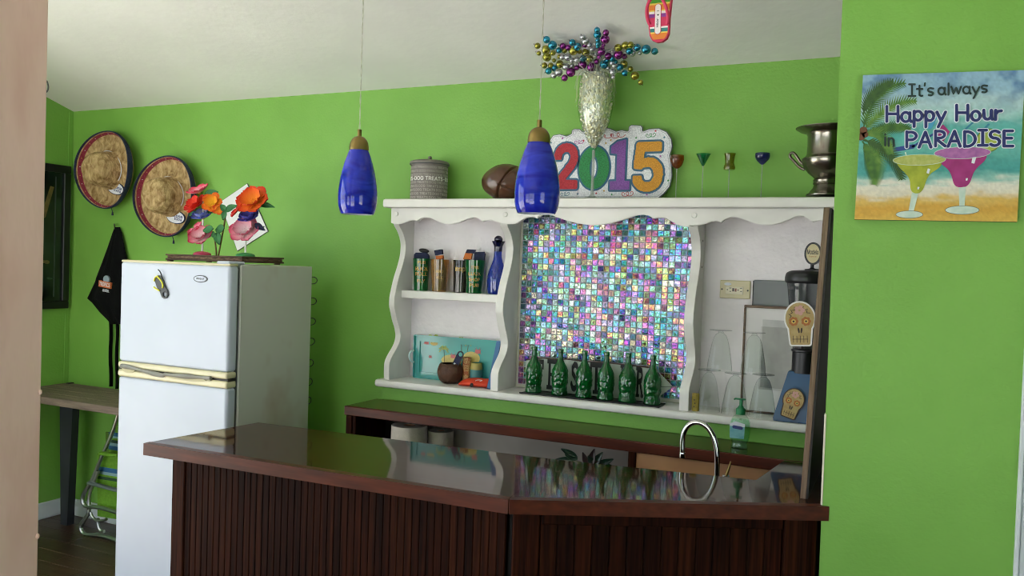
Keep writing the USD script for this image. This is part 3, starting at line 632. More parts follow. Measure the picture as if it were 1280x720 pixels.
def flower(t, px, py, y, r, cin, cout, n=5, layers=2, tilt=(1.1, 0), curl=.35, nm='flower'):
    c = at(px, py, y=y); rr = r*1.12*mpp(c)
    h = part(t, nm, ball(c, rr*.13, 1), mat('flower_heart', '#d8c23a', .7) if not stage.GetPrimAtPath('/World/Looks/flower_heart') else '/World/Looks/flower_heart')
    for l in range(layers):
        for k in range(n):
            m = petal_mesh(rr*(1-.25*l), rr*.5*(1-.15*l), curl*.55+.35*l)
            m = rot(m, -.12-.15*l, [0, 1, 0]); m = rot(m, 2*math.pi*k/n+l*.6+rng.normal(0, .08), [0, 0, 1])
            m = rot(m, tilt[0], [1, 0, 0]) if True else m
            m = rot(m, math.pi, [0, 0, 1]) if False else m
            m = rot(m, tilt[1], [0, 0, 1]); tinted(h, 'petal', move(m, c), cin, cout, c, rr, M_petal)
    return h
M_pinkbase, M_greenbase, M_whiteplastic = mat('pink_plastic', '#d0416a', .4), mat('green_plastic', '#1f8a45', .4), mat('white_plastic', '#e6e4e0', .4)
M_leaf = mat('cloth_leaf', '#1e5a2c', .7, '#2b7038', 40, bump=.2, bscale=80)
def leaf(p, pa, pb, y, w, m=None, nm='leaf', droop=.2, dy=.01):
    a, b = at(*pa, y=y), at(*pb, y=y-dy); L = np.linalg.norm(b-a); wm = w*mpp(a)
    k = petal_mesh(L, wm, -droop, .3, .3); x = (b-a)/L; up = np.array([0, -1, .3]); z = up-x*(up@x); z /= np.linalg.norm(z); yv = np.cross(z, x)
    M4 = np.eye(4); M4[:3, 0], M4[:3, 1], M4[:3, 2], M4[:3, 3] = x, yv, z, a
    k = k.copy(); k.apply_transform(M4); part(p, nm, k, m or M_leaf, smooth=60)
F_ = lambda X, Y: (200+X/6.54, 225+Y/6.54)
y1_ = 2.80
# pink based stand
c1_ = at(*F_(345, 600), y=y1_)
fs = thing('flower_stand', 'lei flower stand with a pink base on the fridge, left of the twig', 'flowers', (c1_[0], y1_, ZL), group='flower stands on the fridge')
part(fs, 'base', lathe(smoothprof([(.0, ZL), (.039, ZL), (.038, ZL+.006), (.026, ZL+.013), (.006, ZL+.0165), (0, ZL+.0165)]), (c1_[0], y1_, 0), 28), M_pinkbase)
ztop = at(*F_(350, 150), y=y1_)[2]
part(fs, 'stem', lathe([(0, ZL+.01), (.0045, ZL+.01), (.0045, ztop), (0, ztop)], (c1_[0], y1_, 0), 12), M_whiteplastic)
flower(fs, *F_(345, 470), y1_-.01, 15.5, '#f5dfe2', '#d62c5c', 6, 2, (.9, .2), .3)
flower(fs, *F_(300, 410), y1_+.0, 11, '#f2c9d2', '#c8214f', 5, 1, (.8, -.4), .3)
flower(fs, *F_(352, 312), y1_-.005, 13, '#dfe6f0', '#2440b8', 6, 2, (.5, .1), .5)
flower(fs, *F_(300, 215), y1_-.01, 14.5, '#e84a20', '#cf1418', 5, 2, (.9, -.2), .25)
flower(fs, *F_(430, 190), y1_-.02, 12.5, '#f2c11e', '#ec5a12', 5, 2, (1.2, .4), .2)
flower(fs, *F_(320, 105), y1_+.005, 13, '#f6d3da', '#e0355e', 6, 1, (.5, -.2), .5)
flower(fs, *F_(478, 245), y1_-.02, 7, '#f2a11e', '#e8481a', 5, 1, (1.2, .6), .2)
leaf(fs, F_(370, 120), F_(455, 90), y1_, 5); leaf(fs, F_(280, 255), F_(235, 290), y1_, 4); leaf(fs, F_(400, 240), F_(440, 260), y1_+.01, 5)
leaf(fs, F_(440, 400), F_(340, 410), y1_-.03, 5)
# green based stand
c2_ = at(*F_(698, 600), y=y1_)
f2 = thing('flower_stand', 'lei flower stand with a green base on the fridge, in front of the white tile', 'flowers', (c2_[0], y1_, ZL), group='flower stands on the fridge')
part(f2, 'base', lathe(smoothprof([(.0, ZL), (.041, ZL), (.040, ZL+.006), (.027, ZL+.013), (.006, ZL+.0165), (0, ZL+.0165)]), (c2_[0], y1_, 0), 28), M_greenbase)
ztop = at(*F_(740, 170), y=y1_)[2]
part(f2, 'stem', lathe([(0, ZL+.01), (.0045, ZL+.01), (.0045, ztop), (0, ztop)], (c2_[0], y1_, 0), 12), M_whiteplastic)
flower(f2, *F_(700, 425), y1_-.01, 18, '#f5e6e6', '#dd4a78', 6, 2, (1.0, .3), .3)
flower(f2, *F_(735, 325), y1_-.005, 13, '#7a70c8', '#3a35a0', 6, 2, (.6, .1), .5)
flower(f2, *F_(770, 185), y1_-.01, 20, '#f59a1e', '#e2301c', 6, 2, (1.0, .2), .25)
flower(f2, *F_(650, 240), y1_-.02, 13, '#e84a20', '#d4161c', 5, 1, (1.0, -.6), .1)
flower(f2, *F_(780, 110), y1_+.03, 9, '#f2c9d2', '#d8305a', 5, 1, (.7, 0), .3)
leaf(f2, F_(800, 190), F_(915, 212), y1_, 4); leaf(f2, F_(780, 360), F_(845, 405), y1_, 4, M_navy); leaf(f2, F_(690, 270), F_(640, 300), y1_, 4, M_navy)
# twig with leaves
tw = thing('flower_twig', 'brown twig with green cloth leaves standing between the two flower stands', 'twig', tuple(at(*F_(475, 600), y=2.79)))
M_twig = mat('twig_bark', '#5c4a22', .8, '#6f5a2c', 30, bump=.4, bscale=100)
def tp(X, Y): return at(*F_(X, Y), y=2.79)
part(tw, 'stalk', tube(spline([np.r_[tp(478, 600)[:2], ZL], tp(500, 500), tp(520, 390), tp(535, 300), tp(545, 240)]), .0034, 8), M_twig, smooth=60)
part(tw, 'stalk', tube(spline([np.r_[tp(462, 600)[:2], ZL], tp(455, 540), tp(445, 470)]), .0034, 8), M_twig, smooth=60)
for a, b, w in (((540, 250), (490, 200), 4), ((540, 250), (615, 205), 5), ((540, 255), (510, 325), 5), ((530, 395), (445, 410), 6), ((470, 430), (478, 525), 6), ((450, 470), (430, 420), 4)): leaf(tw, F_(*a), F_(*b), 2.785, w)
# white tile on the wall
wt = [at(*F_(*q), y=D-.004)[[0, 2]] for q in ((715, 30), (885, 420), (635, 580), (495, 180))]
tl = thing('pinned_card', 'white card pinned askew on the green wall behind the flowers', 'card', (wt[0][0], D, wt[0][1]))
part(tl, 'card', prism_xz(Polygon([tuple(q) for q in wt]), D-.007, D), mat('card_white', '#e4e4e6', .5, '#dadadd', 12))
part(tl, 'card_edge', prism_xz(Polygon([tuple(q) for q in wt]).exterior.buffer(.0008).intersection(Polygon([tuple(q) for q in wt]).buffer(.001)), D-.0074, D-.001), M_gasket)
for q in ((722, 82), (848, 382)):
    p_ = at(*F_(*q), y=D-.008); part(tl, 'hole', prism_xz(ell(p_[0], p_[2], .0045, .0045, 12), D-.0078, D-.006), M_black)

# ================================================================== flip-flop bottle opener on the freezer door
Q_ = lambda X, Y: at(180+X/12, 330+Y/12, y=Y0-.006)[[0, 2]]
mg = thing('flip_flop_opener', 'yellow and black flip-flop bottle opener magnet on the freezer door', 'bottle opener', tuple(at(196, 355, y=Y0)))
M_yel, M_dgray = mat('yellow_rubber', '#d9d63a', .5), mat('dark_rubber', '#3c3d40', .55)
sole = Polygon([Q_(*q) for q in ((165, 240), (185, 195), (225, 170), (262, 185), (290, 250), (318, 335), (350, 390), (365, 460), (340, 510), (305, 520), (272, 495), (245, 420), (200, 350))]).buffer(.002).buffer(-.002)
hole = Polygon([Q_(*q) for q in ((290, 430), (320, 415), (340, 445), (335, 480), (310, 492), (288, 470))])
part(mg, 'sole', prism_xz(sole.difference(hole.buffer(.001)), Y0-.009, Y0-.001), M_dgray)
part(mg, 'magnet_disc', lathe([(0, -.002), (.008, -.002), (.008, .002), (0, .002)], n=16).apply_transform(trimesh.transformations.rotation_matrix(math.pi/2, [1, 0, 0])).apply_translation([Q_(230, 270)[0], Y0-.0005, Q_(230, 270)[1]]), M_dgray)
def curve(pts, r, m, nm): part(mg, nm, tube(spline([np.array([Q_(*q)[0], Y0-.011, Q_(*q)[1]]) for q in pts], 5), r, 8), m, smooth=60)
curve([(225, 180), (175, 215), (165, 260)], .0032, M_yel, 'strap'); curve([(215, 190), (265, 245), (295, 310), (290, 360)], .0036, M_yel, 'strap')
curve([(160, 345), (200, 375), (248, 400)], .0036, M_yel, 'strap')
curve([(225, 85), (255, 115), (275, 165), (285, 230)], .0024, M_black, 'lanyard')
# ================================================================== on top of the hutch
ZH = 1.8662
# dog treat canister
q = at(535, 249, y=3.31); cx, cy = q[0], 3.315; k = mpp((cx, cy, ZH)); R = 23.0*k*1.0
zc = lambda py: at(534, py, y=3.31)[2]
M_can = mat('canister_gray', '#7a736e', .55, '#706a65', 30)
M_can_text, M_can_white = mat('canister_print', '#b8b1ab', .55), mat('canister_print_white', '#e8e6e2', .5)
can = thing('treat_canister', 'grey dog treat canister with lid standing on the left end of the hutch top', 'canister', (cx, cy, ZH))
part(can, 'body', lathe([(0, ZH), (R*.97, ZH), (R, ZH+.003), (R, zc(206)), (0, zc(206))], (cx, cy, 0), 56), M_can)
part(can, 'lid', lathe(smoothprof([(R*1.05, zc(206.5)), (R*1.07, zc(205)), (R*1.04, zc(203)), (R*.7, zc(200.8)), (0, zc(200))], 3) + [], (cx, cy, 0), 56), M_can, smooth=50)
part(can, 'lid_rim', tube([(cx+R*1.055*math.cos(a), cy+R*1.055*math.sin(a), zc(206.3)) for a in np.linspace(0, 2*np.pi, 48, endpoint=False)], .0022, 6, closed=True), M_gasket)
part(can, 'lid_knob', lathe(smoothprof([(.004, zc(200.5)), (.005, zc(199)), (.0095, zc(198)), (.0095, zc(196.5)), (.005, zc(195.3)), (0, zc(195))], 3), (cx+.001, cy, 0), 20), M_can)
def wrap(poly, a0, z0, r, d=.0006):
    """Lettering bent round the canister: x is arc length from the angle a0."""
    m = trimesh.util.concatenate([trimesh.creation.extrude_polygon(g, d, engine='earcut') for g in polys(poly.segmentize(.008))])
    for _ in range(1): m = m.subdivide()
    V = m.vertices; a = a0 + V[:, 0]/r; rr = r + V[:, 2] - .0001
    m.vertices = np.stack([cx+rr*np.cos(a), cy+rr*np.sin(a), z0+V[:, 1]], 1); return m
afront = math.atan2(-cy, -cx)           # the side that faces the room
rowz = np.linspace(ZH+.003, zc(208), 10)
small = text_poly('DOG TREATS ', .0108); big = text_poly('DOG TREATS-', .0165, True)
wS = small.bounds[2]+.004
for i, z in enumerate(rowz[:-1]):
    if i == 5: continue
    sh0 = (i % 4)*.016
    for j in range(-2, 2):
        off = j*wS + sh0
        if -1.75 < off/R and (off+wS)/R < 2.0 or True:
            g = small.intersection(sbox(-1.7*R-off, -1, 1.7*R-off, 1))
            if not g.is_empty and polys(g): part(can, 'print_row', wrap(affinity.translate(g, off, 0), afront, z, R), M_can_text, smooth=False)
wB = big.bounds[2]+.002
for j in (-1, 0, 1):
    off = -wB*.50+.003+j*wB
    g = big.intersection(sbox(-1.6*R-off, -1, 1.6*R-off, 1))
    if polys(g): part(can, 'print_title', wrap(affinity.translate(g, off, 0), afront, rowz[5]-.002, R, .0008), M_can_white, smooth=False, label='white title lettering round the canister' if j == 0 else None)

# brown carved coconut (husk shape with a slit)
M_coco = mat('brown_lacquer', '#4c2f1d', .28, '#5f3c26', 7, contrast=(.3, .7), bump=.35, bscale=12, coat=.2)
c0 = at(632, 228, y=3.30); kk = mpp(c0)
co = thing('carved_coconut', 'brown carved coconut with a slit, lying on the hutch top behind the right pendant', 'coconut', (c0[0], 3.30, ZH))
m = trimesh.creation.icosphere(5, 1.0); V = m.vertices
V = V*np.array([31*kk, 24*kk, 22.8*kk]); n_ = (meshkit.fbm(V*18+5, 3, 3)-.5)[:, None]
V = V*(1+.10*n_)
gx_ = (V[:, 0]-.022) - .55*(V[:, 2]); groove = np.exp(-(gx_/.0035)**2)*(V[:, 1] < 0); V *= (1-.14*groove)[:, None]
gx2 = np.abs(V[:, 2]+.018+.5*(V[:, 0]-.01)); groove2 = np.exp(-(gx2/.003)**2)*(V[:, 1] < 0)*(V[:, 0] > .004); V *= (1-.10*groove2)[:, None]
V[:, 2] = np.maximum(V[:, 2], -(c0[2]-ZH))
part(co, 'husk', trimesh.Trimesh(V+[c0[0], 3.30, c0[2]], m.faces, process=False), M_coco, smooth=True)
part(co, 'stem_knot', ball((c0[0]-27*kk, 3.285, c0[2]-2*kk), .006, 2, (1, 1, 1.4)), M_coco)

# the glitter number sign
Y15 = 3.372
S15 = lambda X, Y: at(680+X/4.114, 80+Y/4.114, y=Y15)[[0, 2]]
M_glit = mat('silver_glitter', '#d2d5da', .4, '#f2f3f7', 240, contrast=(.35, .6), metallic=.35, bump=.5, bscale=400)
M_edge15 = mat('card_edge_dark', '#6a6d78', .5)
sg = thing('number_sign', 'glittery 2015 cut-out party sign leaning on the wall on the hutch top', 'sign', (at(765, 247, y=Y15)[0], Y15, ZH))
outl = [(-38, 690), (-48, 600), (-42, 480), (-30, 420), (8, 385), (30, 392), (48, 366), (82, 360), (118, 370), (142, 358), (144, 340), (158, 333), (186, 334), (200, 348), (240, 340), (268, 346), (300, 326), (340, 330), (372, 345), (400, 338), (434, 345), (437, 322), (450, 313), (500, 316), (508, 326), (507, 346), (540, 334), (592, 330), (632, 348), (656, 384), (662, 424), (648, 470), (656, 520), (660, 572), (648, 632), (618, 668), (588, 692)]
g15 = Polygon([tuple(S15(*q)) for q in outl]).buffer(-.004).buffer(.008).buffer(-.004).buffer(0)
g15 = g15.intersection(sbox(-9, ZH, 9, 9))
part(sg, 'card_edge', prism_xz(g15, Y15-.002, Y15+.004), M_edge15)
part(sg, 'glitter_face', prism_xz(g15.buffer(-.0035), Y15-.0035, Y15-.0015), M_glit)
part(sg, 'inner_line', prism_xz(g15.buffer(-.0085).exterior.buffer(.0006), Y15-.0039, Y15-.003), M_edge15)
M_teal15, M_lblue = mat('teal_outline', '#235a7a', .45), mat('pale_blue_print', '#b9d9ea', .4, '#d6e6f0', 90)
glit = lambda n, a, b: mat(n, a, .4, b, 220, contrast=(.35, .65), metallic=.1, bump=.4, bscale=380)
def digit_two():
    return unary_union([stroke([(.12, .66), (.20, .86), (.45, .95), (.70, .88), (.78, .68), (.62, .48), (.38, .30), (.20, .12)], .27), stroke([(.14, .11), (.92, .11)], .24, 2), stroke([(.86, .06), (.92, .26)], .10)])
def digit_zero(): return ell(.5, .5, .5, .52).difference(ell(.5, .5, .14, .27))
def digit_one(): return unary_union([sbox(.36, .08, .78, .95), Polygon([(.36, .98), (.78, 1.02), (.78, .7), (.05, .74), (.05, .88)]), sbox(.05, -.02, 1.02, .16)])
def digit_five(): return unary_union([stroke([(.20, .90), (.92, .93)], .22, 2), stroke([(.20, .94), (.20, .56)], .22, 2), stroke([(.20, .50), (.45, .60), (.72, .52), (.82, .32), (.70, .13), (.42, .08), (.18, .16), (.16, .28)], .24)])
for nm, poly, (a, b, c, d), (ca, cb), sk in (('digit_two', text_poly('2', 1, True).buffer(.025), (50, 182, 405, 645), ('#960e1c', '#b92434'), 0), ('digit_zero', digit_zero(), (178, 342, 422, 645), ('#08682e', '#1f8a48'), 0), ('digit_one', digit_one(), (340, 450, 388, 648), ('#6b3a88', '#8754a4'), 0), ('digit_five', text_poly('5', 1, True).buffer(.025), (456, 622, 398, 658), ('#b87a0a', '#d69a26'), 0)):
    (xa, za), (xb, zb) = S15(a, d), S15(b, c)
    za = max(za, ZH+.004)
    g = fit(poly, xa, xb, za, zb)
    part(sg, nm+'_outline', prism_xz(g.buffer(.0082).buffer(.002).buffer(-.002).intersection(g15), Y15-.0052, Y15-.003), M_teal15, label='teal outline')
    inner = unary_union([Polygon(i) for p_ in polys(g) for i in p_.interiors] or [Point(xa, za).buffer(1e-5)])
    part(sg, nm, prism_xz(g, Y15-.0075, Y15-.0048), glit('glitter_'+nm, ca, cb), label='glitter ' + {'digit_two': 'red 2', 'digit_zero': 'green 0', 'digit_one': 'purple 1', 'digit_five': 'gold 5'}[nm])
cc15 = [mat('confetti_'+n, h, .5) for n, h in (('red', '#b4263a'), ('teal', '#2a6a86'), ('gold', '#b8923a'), ('purple', '#a23a9a'), ('green', '#2f8a4a'))]
def squig(X, Y, s, m, nl=2.5):
    c = S15(X, Y); s = s*1.35; t = np.linspace(0, 1, 40); pts = [(c[0]+s*(t_-.5)*1.6+s*.34*math.cos(t_*nl*6.28), c[1]+s*.30*math.sin(t_*nl*6.28)+s*.15*t_) for t_ in t]
    part(sg, 'confetti_curl', prism_xz(stroke(pts, .0022), Y15-.0042, Y15-.0033), m)
squig(182, 405, .018, cc15[3]); squig(375, 372, .024, cc15[0], 2); squig(550, 370, .018, cc15[4]); squig(110, 672, .018, cc15[1]); squig(430, 672, .022, cc15[0]); squig(330, 375, .02, cc15[0], 1.5)
def star(x, z, r): return Polygon([(x+r*(1 if i % 2 == 0 else .42)*math.cos(math.pi*i/5+.3), z+r*(1 if i % 2 == 0 else .42)*math.sin(math.pi*i/5+.3)) for i in range(10)])
for i, (X, Y) in enumerate(((38, 405), (97, 382), (205, 395), (320, 408), (475, 380), (620, 378), (600, 475), (575, 345), (310, 652), (350, 672), (175, 668), (530, 672), (270, 665), (345, 392), (640, 600))):
    c = S15(X, Y)
    if c[1] > ZH+.004: part(sg, 'confetti_star', prism_xz(star(c[0], c[1], .0058), Y15-.0044, Y15-.0033), cc15[(i*2+1) % 5])

# giant champagne glass with tinsel
M_clear = matglass('clear_glass', '#f4f8f6')
YG = 3.293
gc = at(740, 246, y=YG); gx0 = gc[0]; kg = mpp((gx0, YG, 2.1)); zg = lambda Y: at(741, 80+Y/4.114, y=YG)[2]
gl = thing('giant_flute', 'giant champagne flute filled with silver tinsel, standing in front of the number sign', 'glass', (gx0, YG, ZH))
bowl = smoothprof([(.007, zg(440)), (.020, zg(415)), (.043, zg(360)), (.066, zg(280)), (.0745, zg(200)), (.072, zg(120)), (.062, zg(52))], 5)
M_stemg = mattrans('stem_glass', '#d9dcd8', .25)
part(gl, 'foot', lathe(smoothprof([(.055, ZH), (.056, ZH+.003), (.034, ZH+.007), (.010, ZH+.016), (.006, ZH+.026)], 3) + [(0, ZH+.026)], (gx0, YG, 0), 36), M_stemg)
part(gl, 'stem', lathe([(.0065, ZH+.02), (.0058, zg(560)), (.0065, zg(445)), (0, zg(440))], (gx0, YG, 0), 20), M_stemg)
part(gl, 'bowl', lathe(bowl, (gx0, YG, 0), 48), M_clear, smooth=60)
M_tinsel = mat('tinsel', '#d6d8d0', .25, '#f6ecc8', 60, contrast=(.4, .6), metallic=.7, bump=.6, bscale=120, bstretch=(1, 1, .35), distortion=1)
pr = PchipInterpolator([z for r, z in bowl][::1], [r for r, z in bowl]) if False else None
bz, br_ = np.array([z for r, z in bowl]), np.array([r for r, z in bowl])
tin = []
for i in range(1500):
    z0 = rng.uniform(zg(428), zg(66)); r0 = np.interp(z0, bz, br_)-.004; a = rng.uniform(0, 6.283); rad = r0*math.sqrt(rng.uniform(.62, 1))
    c_ = np.array([rad*math.cos(a), rad*math.sin(a), z0]); e1 = rng.normal(0, 1, 3)*[1, 1, 1.6]; e1 /= np.linalg.norm(e1); e2 = np.cross(e1, rng.normal(0, 1, 3)); e2 /= np.linalg.norm(e2)
    l_, w_ = rng.uniform(.005, .012), rng.uniform(.0015, .004)
    Q = np.array([c_-e1*l_, c_+e2*w_, c_+e1*l_, c_-e2*w_+np.cross(e1, e2)*.001])
    h_ = np.hypot(Q[:, 0], Q[:, 1]); rm = np.maximum(np.interp(Q[:, 2], bz, br_)-.0025, .002); k_ = np.where(h_ > rm, rm/np.maximum(h_, 1e-9), 1); Q[:, :2] *= k_[:, None]
    tin.append(trimesh.Trimesh(Q, [(0, 1, 2), (0, 2, 3), (0, 3, 1), (1, 3, 2)], process=False))
core = lathe([(0, zg(420))] + [(max(r-.012, .001), z) for r, z in bowl[3:]] + [(0, zg(60))], n=24)
tins = single('tinsel_fill', move(cat(tin+[core]), [gx0, YG, 0]), M_tinsel, 'shiny silver tinsel strands packed inside the giant champagne flute', 'tinsel', smooth=False, kind='stuff')
tl2 = []
for i in range(26):
    a = rng.uniform(0, 6.283); r = .058
    P = [np.array([gx0+r*math.cos(a)*f, YG+min(r*math.sin(a)*f, .10), zg(50)+h]) for f, h in ((.6, .012), (1.1, .006), (1.32+rng.uniform(0, .12), -.03), (1.36+rng.uniform(0, .25), -.06-rng.uniform(0, .07)))]
    tl2.append(tube(spline(P, 3), .0006, 3))
single('tinsel_strand', cat(tl2), M_tinsel, 'loose tinsel strands hanging over the rim of the giant flute', 'tinsel', smooth=False, kind='stuff')
# bead picks
MB_ = {n: mat('bead_'+n, h, .16, h2, 30, metallic=.75, coat=.5) for n, h, h2 in (('teal', '#1f7f9c', '#2b93b0'), ('purple', '#7a1a78', '#8a2c88'), ('silver', '#b4b6bc', '#c6c8ce'), ('gold', '#8d8a2e', '#a39c3a'))}
bcx = at(744, 96, y=YG)
picks = [('teal', -.02, [(650, 95, 22), (653, 140, 28), (657, 190, 18), (660, 225, 22), (655, 250, 14)]), ('purple', -.03, [(733, 120, 24), (725, 183, 33), (710, 235, 15), (703, 265, 14), (690, 295, 30), (672, 345, 18), (645, 390, 20)]),
 ('silver', -.02, [(515, 160, 22), (542, 200, 28), (578, 235, 18), (603, 275, 20), (640, 322, 13)]), ('teal', .0, [(175, 185, 26), (230, 238, 33), (292, 285, 22)]), ('gold', .01, [(90, 243, 22), (168, 280, 33), (235, 310, 20), (345, 285, 20)]),
 ('gold', -.02, [(103, 313, 17), (178, 348, 32), (245, 380, 15), (295, 345, 16)]), ('gold', -.05, [(155, 428, 22), (215, 430, 22), (300, 415, 28)]), ('purple', .03, [(325, 245, 22), (378, 260, 22), (535, 240, 18)]), ('teal', .03, [(417, 212, 24), (465, 250, 28)]),
 ('gold', .0, [(427, 288, 34), (485, 297, 18), (543, 305, 28), (580, 365, 25)]), ('silver', -.03, [(322, 350, 20), (375, 350, 27), (415, 380, 20), (460, 375, 24)]), ('silver', -.06, [(243, 523, 22), (288, 495, 30), (358, 440, 27), (415, 430, 18)]), ('teal', -.05, [(193, 480, 24), (252, 452, 26)]),
 ('purple', -.06, [(345, 545, 24), (402, 492, 34), (458, 450, 20), (512, 420, 32), (598, 445, 33)]), ('teal', -.03, [(520, 360, 24), (715, 418, 32), (748, 380, 16)]), ('teal', -.05, [(795, 362, 24), (825, 395, 16), (865, 445, 25), (910, 500, 22)]), ('silver', -.06, [(790, 405, 18), (812, 432, 18), (800, 492, 26), (803, 538, 16), (755, 455, 16)]),
 ('gold', -.03, [(903, 415, 28), (965, 462, 20), (1007, 525, 32), (1060, 587, 20)]), ('purple', .0, [(755, 340, 26), (850, 325, 34), (908, 343, 20)]), ('gold', .02, [(848, 262, 28), (880, 255, 14), (917, 240, 28), (965, 235, 24)]), ('teal', .01, [(955, 290, 27), (1027, 260, 26), (1112, 277, 34), (1192, 295, 25)]), ('silver', .0, [(793, 298, 14), (985, 315, 22), (1052, 310, 16)])]
def bead_at(px, py, y, rp):          # in front of the sloping ceiling and the wall
    while True:
        p = at(px, py, y=y)
        if p[2] + rp*mpp(p)*1.3 + .012 < ceil_z(y+rp*mpp(p)): return p
        y -= .01
def where(L):
    x = np.mean([b[0] for b in L])-655; y_ = np.mean([b[1] for b in L])
    side = 'far left' if x < -330 else 'left' if x < -90 else 'middle' if x < 60 else 'right' if x < 260 else 'far right'
    return side, 'high' if y_ < 270 else 'level' if y_ < 390 else 'drooping'
seen = {}
for col, dy, L in picks:
    s_, h_ = where(L); lab = f'{col if col != "gold" else "olive gold"} metallic bead spray, {h_}, to the {s_} above the giant flute'
    if s_ == 'middle': lab = f'{col if col != "gold" else "olive gold"} metallic bead spray, {h_}, over the middle of the giant flute'
    n_ = seen.get(lab, 0); seen[lab] = n_+1
    if n_: lab = lab.replace('metallic bead', f'{len(L)}-bead').replace('above', 'over')
    L = sorted(L, key=lambda b: math.hypot(b[0]-655, b[1]-480))
    pts = [bead_at(660+X/7.53, 25+Y/7.53, YG+dy*(.4+.6*i/len(L)), r/7.53) for i, (X, Y, r) in enumerate(L)]
    t = thing('bead_spray', lab, 'beads', (bcx[0], YG, zg(60)), group='bead sprays in the giant flute')
    part(t, 'wire', tube(spline([(gx0+.2*(pts[0][0]-gx0)*.5, YG, zg(70))] + ([pts[0]] if len(pts) == 1 else pts), 4), .0011, 5), M_alu)
    for (X, Y, r), c in zip(L, pts): part(t, 'bead', ball(c, r/7.53*mpp(c)*1.32, 2), MB_[col], smooth=True)
    e = pts[-1]; d_ = (pts[-1]-pts[-2]); d_ /= np.linalg.norm(d_); part(t, 'tip', ball(e+d_*(L[-1][2]/7.53+2)*mpp(e), .0022, 1), M_black)

# four cordial glasses
YC = 3.325
C_ = lambda X, Y: at(820+X/5.333, 130+Y/5.333, y=YC)
def colglass(n, h, d=1.0): return mattrans(n, h, .12)
for nm, col, cxp, prof, lab in (
    ('orange', '#c8742e', 136, [(4, 432), (20, 424), (40, 395), (46, 368), (44, 346), (43, 342)], 'small glass with round amber orange bowl on a clear stem beside the number sign'),
    ('green', '#3aa67c', 310, [(5, 415), (14, 400), (30, 368), (48, 333)], 'small glass with green cone bowl on a clear stem on the hutch top'),
    ('yellow', '#b4ae4a', 486, [(36, 438), (38, 425), (30, 390), (34, 350), (39, 330)], 'small olive yellow waisted glass on a clear stem on the hutch top'),
    ('blue', '#3a44b0', 704, [(6, 405), (22, 392), (44, 365), (49, 345), (47, 328)], 'small glass with round dark blue bowl on a clear stem nearest the silver urn')):
    c = C_(cxp, 500); kx = mpp(c)/5.333
    g = thing('cordial_glass', lab, 'glass', (c[0], YC, ZH), group='coloured cordial glasses on the hutch top')
    pz = [(r*kx, C_(cxp, Y)[2]) for r, Y in prof]
    part(g, 'bowl', shell(smoothprof(pz, 4), .0014, (c[0], YC, 0), 28, True), colglass('cordial_'+nm, col), smooth=50)
    part(g, 'stem', lathe([(.0022, ZH+.003), (.0018, ZH+.03), (.0018, pz[0][1]-.004), (.004, pz[0][1]+.001), (0, pz[0][1]+.001)], (c[0], YC, 0), 12), M_stemg)
    part(g, 'foot', lathe([(0, ZH), (.021, ZH), (.021, ZH+.0015), (.004, ZH+.005), (0, ZH+.005)], (c[0], YC, 0), 28), M_stemg)

# silver urn
M_silver = mat('tarnished_silver', '#a09a8e', .22, '#69635a', 9, metallic=1, contrast=(.3, .75), bump=.12, bscale=20)
U_ = lambda Y: at(1032, 140+Y/6.55, y=3.30)[2]
uc = at(1033, 240, y=3.30); ku = mpp((uc[0], 3.30, 1.95))/6.55
ur = thing('silver_urn', 'tarnished silver handled urn at the right end of the hutch top', 'urn', (uc[0], 3.30, ZH))
pro = [(158, 688), (158, 676), (140, 668), (128, 650), (108, 625), (100, 600), (108, 590), (104, 575), (108, 560), (100, 545), (112, 532), (150, 500), (185, 455), (203, 415), (200, 385), (178, 368), (166, 350), (162, 280), (164, 200), (176, 175), (225, 160), (256, 140), (254, 132), (226, 138), (160, 158)]
pp_ = [(r*ku, max(U_(Y), ZH)) for r, Y in pro]
part(ur, 'body', lathe([(0, ZH)] + pp_ + [(150*ku, U_(200)), (150*ku, U_(340)), (0, U_(345))], (uc[0], 3.30, 0), 56), M_silver, smooth=40)
part(ur, 'rim_bead', tube([(uc[0]+256*ku*(1+.012*math.cos(a*18))*math.cos(a), 3.30+256*ku*(1+.012*math.cos(a*18))*math.sin(a)*.38, U_(134)+.0016*math.cos(a*18)) for a in np.linspace(0, 2*np.pi, 140, endpoint=False)], .0024, 6, closed=True) if False else lathe([(252*ku, U_(141)), (259*ku, U_(138)), (259*ku, U_(133)), (252*ku, U_(130)), (250*ku, U_(136)), (252*ku, U_(141))], (uc[0], 3.30, 0), 56), M_silver)
for sgn in (-1, 1):
    def hp(X, Y): return np.array([uc[0]+sgn*(345-X)*ku, 3.296, U_(Y)])
    part(ur, 'handle', tube(spline([hp(170, 470), hp(120, 440), hp(75, 390), hp(48, 345), hp(62, 328), hp(95, 350), hp(125, 395), hp(150, 425), hp(185, 425)], 5), .0055, 10), M_silver, smooth=60)

